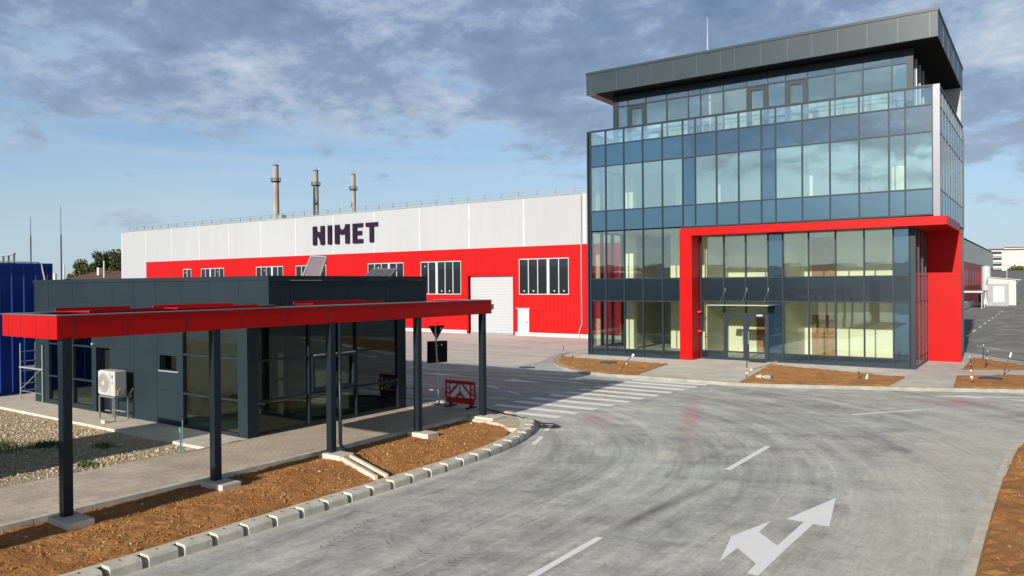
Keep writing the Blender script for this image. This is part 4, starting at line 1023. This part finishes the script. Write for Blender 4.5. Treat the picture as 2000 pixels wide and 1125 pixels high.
def barrier():
    x0,x1,z0,z1,y0,y1 = -16.27,-15.03,.12,.86,19.27,19.33
    m = MB(); m.box(x0,x1,y0,y1,z1-.11,z1); m.box(x0,x0+.05,y0,y1,z0+.16,z1-.11); m.box(x1-.05,x1,y0,y1,z0+.16,z1-.11); m.box(x0+.03,x1-.03,y0+.003,y1-.003,z0,z0+.16)
    m.box(x0+.05,x1-.05,y0+.012,y1-.012,z0+.16,z0+.19)
    for x in (x0+.17,x1-.22): m.box(x,x+.05,y0+.004,y1-.004,z0+.16,z1-.11)
    for z in (.42,.58): m.box(x0+.05,x0+.17,y0+.006,y1-.006,z,z+.04); m.box(x1-.17,x1-.05,y0+.006,y1-.006,z,z+.04)
    m.box(x0-.03,x0,y0+.01,y1-.01,.3,.5); m.box(x1,x1+.03,y0+.01,y1-.01,.3,.5)
    m.build('panel','red_plastic',br,bev=.012)
    xm, zb, zt = (x0+x1)/2, z0+.19, z1-.11; xl, xr = x0+.22, x1-.22
    w = MB(); rd = MB()
    H = zt-zb
    def clipx(side, k):
        # slanted band rising towards the middle: z = zb + k + (distance from edge)
        pts = []
        for d,(lo) in ((0,0),): pass
    half = xm-xl
    for s in (-1,1):
        for kk,(c0,c1) in enumerate(((-.62,-.44),(-.26,-.08),(.10,.28))):
            poly = []
            def zz(d,c): return zb + (c + d*1.0)
            # sample band between c0 and c1, clipped to panel height
            ds = [i/14*half for i in range(15)]
            lo = [(d,min(max(zz(d,c0+.12),zb),zt)) for d in ds]; hi = [(d,min(max(zz(d,c1+.12),zb),zt)) for d in ds]
            for (a,la),(b,lb),(_,ha),(_,hb) in zip(lo,lo[1:],hi,hi[1:]):
                if ha-la < 1e-4 and hb-lb < 1e-4: continue
                xa, xb = (xm-half+a, xm-half+b) if s < 0 else (xm+half-a, xm+half-b)
                q = [(xa,la),(xb,lb),(xb,hb),(xa,ha)]
                w.add([(x,19.285,z) for x,z in q]+[(x,19.315,z) for x,z in q],[(0,1,2,3),(7,6,5,4),(0,4,5,1),(1,5,6,2),(2,6,7,3),(3,7,4,0)])
    w.build('chevron','sticker_white',br)
    r2 = MB()
    for s in (-1,1):
        for c in (-.35,.01,.37):
            pa = None; pts = [(d, zb+c+.12+d) for d in [i/20*half for i in range(21)]]
            pts = [p for p in pts if zb-.001 <= p[1] <= zt+.001]
            if len(pts) < 2: continue
            a, b = pts[0], pts[-1]
            xa, xb = (xm-half+a[0], xm-half+b[0]) if s < 0 else (xm+half-a[0], xm+half-b[0])
            r2.bar((xa,19.30,a[1]),(xb,19.30,b[1]),.05,.05,up=(0,1,0))
    r2.bar((xm,19.30,zb),(xm,19.30,zt),.04)
    r2.build('brace','red_plastic',br)
    for x in (-16.05,-15.2): MB().box(x-.05,x+.05,19.05,19.55,0,.05).box(x-.03,x+.03,19.24,19.36,.05,.13).build('foot','rubber',br)
barrier()
m = MB(); tw = []
pts = [(-19.6+i*.17,19.55-.01*i,.42+.12*((i-10)/10)**2) for i in range(20)]
for i,(a,b) in enumerate(zip(pts,pts[1:])): m.cur = i % 2; m.bar(a,b,.008,.03)
tag(m.build('warning_tape',['red_plastic','sticker_white']),'red and white warning tape strung left of the barrier','tape')
cab = smooth_path([(-15.2,19.72),(-14.4,19.30),(-13.7,18.95),(-13.2,18.9),(-12.75,18.62),(-12.5,18.55)],2)
m = MB().tube([(p.x,p.y,.02) for p in cab],.022,6)
m.tube([(p.x,p.y,RZ+.03) for p in smooth_path([(-12.15,18.75),(-11.8,18.9),(-11.5,18.55),(-11.75,18.1),(-12.0,18.3),(-11.6,18.75),(-11.35,18.5),(-11.6,18.2),(-11.95,18.55),(-12.15,18.75)],2)],.018,6)
m.tube([(-12.5,18.55,.02),(-12.35,18.68,-.02),(-12.15,18.75,RZ+.03)],.02,6)
tag(m.build('cable','cable_black'),'black cable trailing from the pavement into a coil on the road','cable')

# conduit stubs standing in the soil beds
def stub(x,y,z,h,lean,label,wrap,group='cable stubs in the soil beds'):
    t = thing('conduit_stub',(x,y,z-.03),label,'conduit',group)
    tip = (x+lean[0],y+lean[1],z+h)
    MB().tube([(x,y,z-.05),(x+lean[0]*.4,y+lean[1]*.4,z+h*.5),tip],.02,6).build('conduit','cable_black',t)
    b = MB()
    for (t0,r,mi) in wrap:
        p = Vector((x,y,z)).lerp(Vector(tip),t0); b.cur = mi
        b.tube([p-Vector((0,0,.04)),p+Vector((0,0,.045))],[r*.46,r*.32],6)
    b.build('tape_wrap',['sticker_white','red_plastic'],t)
stub(-21.34,35.0,.03,.62,(.1,0),'thin dark conduit at the rear tip of the left soil bed',[(.45,.05,0),(.9,.035,0)])
stub(-20.8,35.0,.03,.15,(.25,0),'short bent conduit beside the tall one in the left soil bed',[(.9,.04,0)])
stub(-15.8,30.9,.03,.75,(.55,.25),'leaning conduit with white cloth at the right end of the left soil bed',[(.45,.05,0),(.98,.13,0),(.92,.10,0)])
stub(-10.3,31.6,.03,.72,(.02,0),'upright conduit with white and pink tape at the tip of the middle bed',[(.25,.10,0),(.4,.07,1),(.5,.05,0)])
stub(-6.3,33.4,.03,.42,(-.02,0),'dark capped conduit in the middle of the middle soil bed',[(.9,.05,0)])
stub(-6.0,33.2,.03,.2,(.05,0),'short white wrapped stub in the middle soil bed',[(.4,.1,0),(.9,.08,0)])
stub(-2.42,34.3,.03,1.05,(-.08,0),'conduit wrapped in red and white tape near the front kerb',[(.12,.09,1),(.22,.12,0),(.36,.10,1),(.46,.06,0),(.72,.045,0),(.97,.05,0)])
stub(-2.35,40.4,.03,.78,(.1,0),'dark conduit with pale bands in the rear bed',[(.6,.05,0),(.98,.045,0)])
stub(-1.55,37.5,.03,.95,(.28,.1),'tall leaning conduit with pink tape by the path',[(.86,.08,0),(.97,.09,0)])
stub(-2.7,44.9,.03,.72,(.02,0),'farthest dark conduit at the back of the rear bed',[(.97,.05,0)])
tb = thing('junction_box',(-9.6,31.5,.03),'white pipe fittings lying on the middle soil bed','pipe fittings')
m = MB(); m.tube([(-9.9,31.55,.09),(-9.35,31.7,.09)],.05,8); m.tube([(-9.7,31.5,.05),(-9.7,31.5,.2)],.05,8); m.build('pipe','white_plastic',tb); box(-9.55,-9.3,31.55,31.75,.03,.17).build('box','shed_grey',tb)
for x,y,lab in ((-17.84,33.6,'dark drain cover in the left soil bed'),(-1.9,36.0,'dark drain cover in the right front soil bed')):
    tag(MB().tube([(x,y,.0),(x,y,.09)],.42,18).build('drain_cover','fence_dark'),lab,'drain cover','drain covers')
tag(MB().tube([(-20.9,30.95,RZ),(-20.9,30.95,RZ+.02)],.4,18).build('drain_cover','fence_dark'),'round dark drain cover in the road left of the soil bed','drain cover','drain covers')
tag(box(-12.3,-11.45,37.85,38.4,.0,.015).build('door_mat','hills_green'),'dark green mat lying before the glass entrance door','door mat')

# ------------------------------------------------------------------ left background
def container(x0,x1,y0,y1,z0,z1,label,decal=False,rz=90,mt='container_blue'):
    t = thing('shipping_container',((x0+x1)/2,(y0+y1)/2,z0),label,'container',None if rz == 0 else 'blue shipping containers')
    m = MB(); pitch = .42; x = x0+.12
    def side(yf, sgn):
        prof = []; x = x0+.1
        while x < x1-.35:
            prof += [(x,0),(x+.27,0),(x+.31,.035),(x+.35,.035),(x+.39,0)]; x += pitch
        prof = [(x0+.1,0)]+prof+[(x1-.1,0)]
        for (a,da),(b,db) in zip(prof,prof[1:]):
            if b-a < 1e-5: continue
            m.add([(a,yf+sgn*(.03-da*-1 if False else .03-da),z0+.16),(b,yf+sgn*(.03-db),z0+.16),(b,yf+sgn*(.03-db),z1-.12),(a,yf+sgn*(.03-da),z1-.12)],[(0,1,2,3)])
    side(y0,1); side(y1,-1)
    m.box(x0+.05,x0+.09,y0+.04,y1-.04,z0+.1,z1-.05); m.box(x1-.09,x1-.05,y0+.04,y1-.04,z0+.1,z1-.05); m.box(x0+.05,x1-.05,y0+.05,y1-.05,z1-.06,z1-.03); m.box(x0+.05,x1-.05,y0+.05,y1-.05,z0+.1,z0+.14)
    m.build('body',mt,t)
    f = MB()
    for x in (x0,x1-.12):
        for y in (y0,y1-.12): f.box(x,x+.12,y,y+.12,z0,z1)
    for y in (y0+.004,y1-.104): f.box(x0+.12,x1-.12,y,y+.1,z0+.003,z0+.16); f.box(x0+.12,x1-.12,y,y+.1,z1-.12,z1-.003)
    for x in (x0+.004,x1-.104): f.box(x,x+.1,y0+.12,y1-.12,z0+.003,z0+.16); f.box(x,x+.1,y0+.12,y1-.12,z1-.12,z1-.003)
    f.build('frame',mt,t)
    if decal:
        box(x1-.22,x1-.14,y0-.004,y0+.002,z1-.55,z1-.42).build('decal','alarm_red',t); box(x1-.22,x1-.14,y0-.004,y0+.002,z1-.70,z1-.57).build('decal','flag_green',t)
    t.rotation_euler = (0,0,R(rz))
    return t
container(-36.28,-30.22,9.93,12.37,-.10,2.42,'lower blue shipping container behind the scaffold frame')
container(-36.28,-30.22,9.93,12.37,2.44,4.93,'upper blue shipping container stacked beside the guardhouse',True)
container(-21.0,-18.2,-.4,5.65,-.08,2.55,'grey container added unseen left of the view to shade the gravel',False,0,'fence_dark')  # unseen container, added to cast the shadow band across the gravel
m = MB().tube([(-31.98,8.3,4.96),(-31.98,13.6,4.96),(-31.98,13.75,4.9),(-31.98,13.9,4.1),(-31.98,13.95,3.6)],.028,6)
tag(m.build('conduit','white_paint'),'white cable conduit along the top of the upper container','conduit')
sc = thing('scaffold_tower',(-29.2,12.55,0),'small aluminium scaffold frame with one platform by the container','scaffold')
for x in (-30.2,-28.5):
    for y in (12.25,12.75):
        MB().tube([(x,y,-.08),(x,y,2.0)],.024,8).build('leg','galvanised',sc)
m = MB()
for x in (-30.2,-28.5):
    for z in (.3,.55,1.0,1.35,1.7): MB().tube([(x,12.25,z),(x,12.75,z)],.02,6).build('rung','galvanised',sc)
for y in (12.25,12.75): MB().tube([(-30.2,y,.3),(-28.5,y,.3)],.018,6).build('ledger','galvanised',sc)
m = MB(); m.tube([(-30.2,12.25,.35),(-28.5,12.25,1.2)],.016,6); m.tube([(-30.2,12.75,1.9),(-28.5,12.75,1.25)],.016,6); m.build('brace','galvanised',sc)
box(-30.25,-28.45,12.22,12.78,1.12,1.17).build('platform','shed_grey',sc)
# pipe rack and masts
pr_ = thing('pipe_rack',(-150,58,0),'grey steel pipe rack showing above the containers','pipe rack')
m = MB()
for i in range(7): x = -158+i*2.1; m.box(x-.12,x+.12,58,58.3,0,9.1+.1*i)
m.build('column','galvanised',pr_); m = MB()
m.bar((-160,58.1,9.1),(-145,58.1,9.75),.35,.3); m.build('pipe','shed_grey',pr_)
for (x,y,z1,z2,lab) in ((-167.3,70,14.4,18.2,'thinner antenna mast rising behind the containers'),(-154.6,70,13.9,19.6,'taller antenna mast left of the trees')):
    t = thing('antenna_mast',(x,y,0),lab,'mast','antenna masts on the left')
    MB().tube([(x,y,0),(x,y,z1)],.12,8).build('pole','steel_post',t); MB().tube([(x,y,z1),(x,y,z2)],[.06,.03],6).build('whip','steel_post',t)
for (x,y,z,lab) in ((-118.8,60,8.0,'pale concrete utility pole in front of the far house'),(-131.6,60,7.7,'short pale concrete pole beside the taller mast')):
    t = thing('utility_pole',(x,y,0),lab,'utility pole','utility poles'); MB().tube([(x,y,0),(x,y,z)],[.16,.11],8).build('pole','concrete_light',t)
hs = thing('far_house',(-122,58.5,0),'low house with brown tiled roof under the trees','house')
box(-130,-112,60,66,0,5.2).build('wall','plaster_white',hs)
m = MB(); m.add([(-131,59,5.1),(-111,59,5.1),(-111,67,5.1),(-131,67,5.1),(-127,63,6.5),(-115,63,6.5)],[(0,1,5,4),(1,2,5),(2,3,4,5),(3,0,4),(3,2,1,0)]); m.build('roof','roof_brown',hs)
m = MB().box(-122,-121.4,60.5,61.1,5.8,7.0); m.build('chimney','plaster_white',hs)
tag(box(-139,-128,57,57.3,0,6.15).build('boundary_wall','plaster_white'),'white wall beside the far house','wall')
def tree(x,y,h,w,label,leaf,seed,group='trees beside the factory hall',n=2600,ls=.34):
    r = random.Random(seed); t = thing('tree',(x,y,0),label,'tree',group)
    tr = MB(); tr.tube([(x,y,-.1),(x+.1,y,h*.3),(x,y+.1,h*.65)],[w*.045,w*.035,w*.012],7)
    for i in range(7):
        a = r.uniform(0,6.3); z0 = h*r.uniform(.25,.5); L = w*.36*r.uniform(.7,1)
        tr.tube([(x,y,z0),(x+L*.5*math.cos(a),y+L*.5*math.sin(a),z0+h*.13),(x+L*math.cos(a),y+L*math.sin(a),z0+h*.25)],[w*.018,w*.012,w*.004],5)
    tr.build('trunk','bark',t)
    cl = []
    for i in range(26):
        a, el = r.uniform(0,6.3), r.uniform(-.6,1); rr = r.uniform(.25,1)
        cl.append((x+w*.42*rr*math.cos(a)*math.cos(el*1.3), y+w*.42*rr*math.sin(a)*math.cos(el*1.3), h*.60+h*.33*math.sin(el*1.3)*rr, w*r.uniform(.09,.19)))
    m = MB()
    for i in range(n):
        c = cl[int(r.random()*len(cl))]; v = Vector((r.gauss(0,1),r.gauss(0,1),r.gauss(0,.8))); v = v.normalized()*c[3]*r.uniform(.5,1.1)
        p = Vector(c[:3])+v; q = Quaternion((r.gauss(0,1),r.gauss(0,1),r.gauss(0,1),r.gauss(0,1))).normalized(); s = ls*r.uniform(.6,1.3)
        m.add([tuple(p+q@Vector(k)) for k in ((-s,0,0),(0,-s*.5,.05),(s,0,0),(0,s*.5,.05))],[(0,1,2,3)])
    m.build('crown',leaf,t)
for i,(x,y,h,w,lab,lf) in enumerate(((-160,77,10.6,8,'sparse tree nearest the tall mast','leaf_olive'),(-155.5,79,11.6,8,'dark rounded tree, second from the mast','leaf_dark'),(-149.5,80,11.2,9,'low olive tree between two darker crowns','leaf_olive'),(-145,78,12.0,9,'full dark tree just left of the hall corner','leaf_dark'),(-138.6,76,11.4,9,'big dark tree against the hall corner','leaf_dark'),(-134,80,11.8,9,'dark tree half hidden by the hall corner','leaf_dark'),(-141,68,7.6,6,'pale bush tree in front of the house roof','leaf_olive'))):
    tree(x,y,h,w,lab,lf,20+i)
# chimneys
def stack(x,y,top,r0,label,plat):
    t = thing('factory_chimney',(x,y,0),label,'chimney','concrete chimneys behind the hall')
    zs = [0,20,plat,plat+.01,top]; rt = r0*.72
    rad = lambda z: r0 + (rt-r0)*z/top
    MB().tube([(x,y,z) for z in (0,15,30,plat,top)],[rad(z) for z in (0,15,30,plat,top)],20).build('shaft','chimney_concrete',t,smooth=False)
    q = MB(); q.tube([(x,y,plat-.5),(x,y,plat)],[rad(plat)+.15,rad(plat)+.85],20); q.build('platform','fence_dark',t)
    g = MB(); rr = rad(plat)+.8
    for i in range(20):
        a = i*math.pi/10; a2 = (i+1)*math.pi/10
        g.tube([(x+rr*math.cos(a),y+rr*math.sin(a),plat),(x+rr*math.cos(a),y+rr*math.sin(a),plat+1.4)],.05,5)
        for z in (.75,1.4): g.tube([(x+rr*math.cos(a),y+rr*math.sin(a),plat+z),(x+rr*math.cos(a2),y+rr*math.sin(a2),plat+z)],.045,5)
    g.build('railing','fence_dark',t)
    MB().tube([(x,y,top-.35),(x,y,top+.1)],[rt+.05,rt+.05],20).build('rim','fence_dark',t)
    for dx in (-.5,.6): MB().tube([(x+dx,y,top),(x+dx,y,top+1.6)],.04,5).build('lightning_rod','fence_dark',t)
stack(-252.9,196,52.1,1.56,'leftmost and tallest-looking concrete chimney behind the hall',45.6)
stack(-253.6,217,52.5,1.46,'middle concrete chimney behind the hall',46.2)
stack(-253.2,238,53.2,1.36,'rightmost soot-stained concrete chimney behind the hall',46.4)

# ------------------------------------------------------------------ right background
cbx = thing('utility_cabinet',(-6.6,143.6,RZ),'grey cabinet box with white door at the end of the side road','cabinet')
box(-7.96,-5.2,143,144.2,RZ,3.4).build('body','shed_grey',cbx); box(-7.2,-5.7,142.96,143,.5,3.0).build('door_panel','white_paint',cbx); box(-8.0,-5.15,142.95,144.25,3.4,3.52).build('lid','concrete_light',cbx)
sd_ = thing('white_shed',(-6,150,RZ),'white flat-roofed shed behind the grey cabinet','shed')
m = MB(); m.extr([(-8.2,RZ),(-4.3,RZ),(-4.3,4.0),(-8.2,4.45)],148,154); m.build('wall','plaster_white',sd_)
m = MB(); m.extr([(-8.4,4.47),(-3.6,3.92),(-3.6,4.02),(-8.4,4.57)],147.7,154.3); m.build('roof','white_paint',sd_); MB().tube([(-4.0,147.8,3.9),(-4.2,147.9,3.4)],.06,6).build('gutter','shed_grey',sd_)
sl = thing('silo',(-8.65,152,RZ),'white cylindrical silo between hall and shed','silo')
MB().tube([(-8.65,152,RZ),(-8.65,152,6.2)],.68,20).build('tank','white_paint',sl,smooth=False); MB().tube([(-8.65,152,6.2),(-8.65,152,6.45)],[.68,.3],20).build('cap','white_paint',sl)
c2 = thing('condenser_unit',(-8.8,140.2,RZ),'white condenser unit standing by the hall flank','air conditioner')
box(-9.2,-8.35,140,140.5,RZ+.15,2.0).build('casing','white_plastic',c2); box(-9.0,-8.55,139.98,140,.5,1.7).build('grille','fence_dark',c2); box(-9.1,-8.45,140.05,140.45,RZ,RZ+.15).build('base','dark',c2)
lc = thing('loading_canopy',(-9.4,135,RZ),'thin white canopy along the red hall flank','canopy')
box(-10.98,-7.7,128,140,2.2,2.4).build('roof','white_paint',lc)
m = MB()
for y in (128.5,134,139.5): m.box(-7.9,-7.8,y,y+.1,RZ,2.2)
m.build('post','white_paint',lc)
dk = box(-10.98,-9.7,90,142,RZ,.85).build('loading_dock','concrete'); tag(dk,'low concrete dock along the hall flank','dock')
fn = thing('noise_fence',(5,182,RZ),'tall dark fence panels closing the side road','fence')
box(-10,30,182,182.3,RZ,5.85).build('panel','fence_dark',fn)
m = MB()
for i in range(14): m.box(-9.9+3*i,-9.75+3*i,181.85,182,RZ,6.0)
m.build('post','shed_grey',fn)
ap = thing('apartment_block',(-10,430,0),'cream apartment block with red roof line and balconies','apartment block')
box(-22.6,-16.9,420,436,0,17.9).build('stair_tower','balcony_white',ap); box(-16.8,8,419,436,0,18.6).build('wall','balcony_white',ap)
m = MB(); m.box(-22.8,-16.8,419.6,436,17.9,18.5); m.box(-16.9,8.1,418.8,436,17.6,18.2); m.build('roof_band','roof_brown',ap)
m = MB(); m.box(-16.5,7,420,435,18.6,20.0); m.add([(-17,419,19.2),(8,419,18.6),(8,436,20.4),(-17,436,20.4)],[(0,1,2,3)]); m.build('roof','shed_grey',ap)
for k3 in range(6):
    z = 1.2+k3*2.75; b = MB(); b.box(-22.3,-17.6,419.2,420,z,z+1.0); b.build('balcony','white_paint',ap)
    w = MB(); w.box(-22.2,-17.7,419.9,419.98,z+1.0,z+2.2); w.build('window','window_dark',ap)
tree(-13,395,10.5,12,'yellowish tree below the apartment block','leaf_olive',77,'far trees',1500,.6)
tree(-4,398,8.5,9,'small pale tree right of the yellowish one','leaf_olive',78,'far trees',1200,.6)
tb2 = MB().tube([(-.9,78,RZ),(-1.0,78,.9)],.04,6); 
# pale sand patch by the side road
sheet('sand_patch', [(-1.0,66),(6,60),(20,62),(20,92),(-1.8,90)], RZ+.012, 'concrete')

# ------------------------------------------------------------------ land behind the viewer, seen in the glass
def hills():
    m = MB(); n = 90; rows = 7
    vs = []
    for j in range(rows):
        for i in range(n+1):
            a = math.pi + math.pi*i/n; d = 130+j*45
            h = 0 if j == 0 else (3+j*2.1)*(0.75+.6*mnoise.noise(Vector((math.cos(a)*3+j*.3,math.sin(a)*3,1.3))))+1.6*mnoise.noise(Vector((i*.9,j*1.3,4)))
            vs.append((d*math.cos(a)*1.6-10, d*math.sin(a)+10, h-.15))
    fs = [(j*(n+1)+i,j*(n+1)+i+1,(j+1)*(n+1)+i+1,(j+1)*(n+1)+i) for j in range(rows-1) for i in range(n)]
    m.add(vs, fs); structure('hills', m, 'hills_green')
hills()
pyl = thing('lattice_pylon',(-3.4,-52,0),'steel lattice power pylon mirrored in the office glass','pylon')
m = MB(); px_, py_ = -1.5, -52
for z0,z1,w0,w1 in ((0,6,2.2,1.6),(6,12,1.6,1.05),(12,17,1.05,.6),(17,20,.6,.3)):
    for sx in (-1,1):
        for sy in (-1,1): m.bar((px_+sx*w0,py_+sy*w0,z0),(px_+sx*w1,py_+sy*w1,z1),.13)
    for s in (-1,1):
        m.bar((px_-w0,py_+s*w0,z0),(px_+w1,py_+s*w1,z1),.08); m.bar((px_+w0,py_+s*w0,z0),(px_-w1,py_+s*w1,z1),.08)
        m.bar((px_-w1,py_+s*w1,z1),(px_+w1,py_+s*w1,z1),.08)
m.build('tower','fence_dark',pyl)
m = MB()
for z in (15,17.5,19.6): m.bar((px_-4.2,py_,z),(px_+4.2,py_,z+.05),.14)
m.build('cross_arm','fence_dark',pyl)
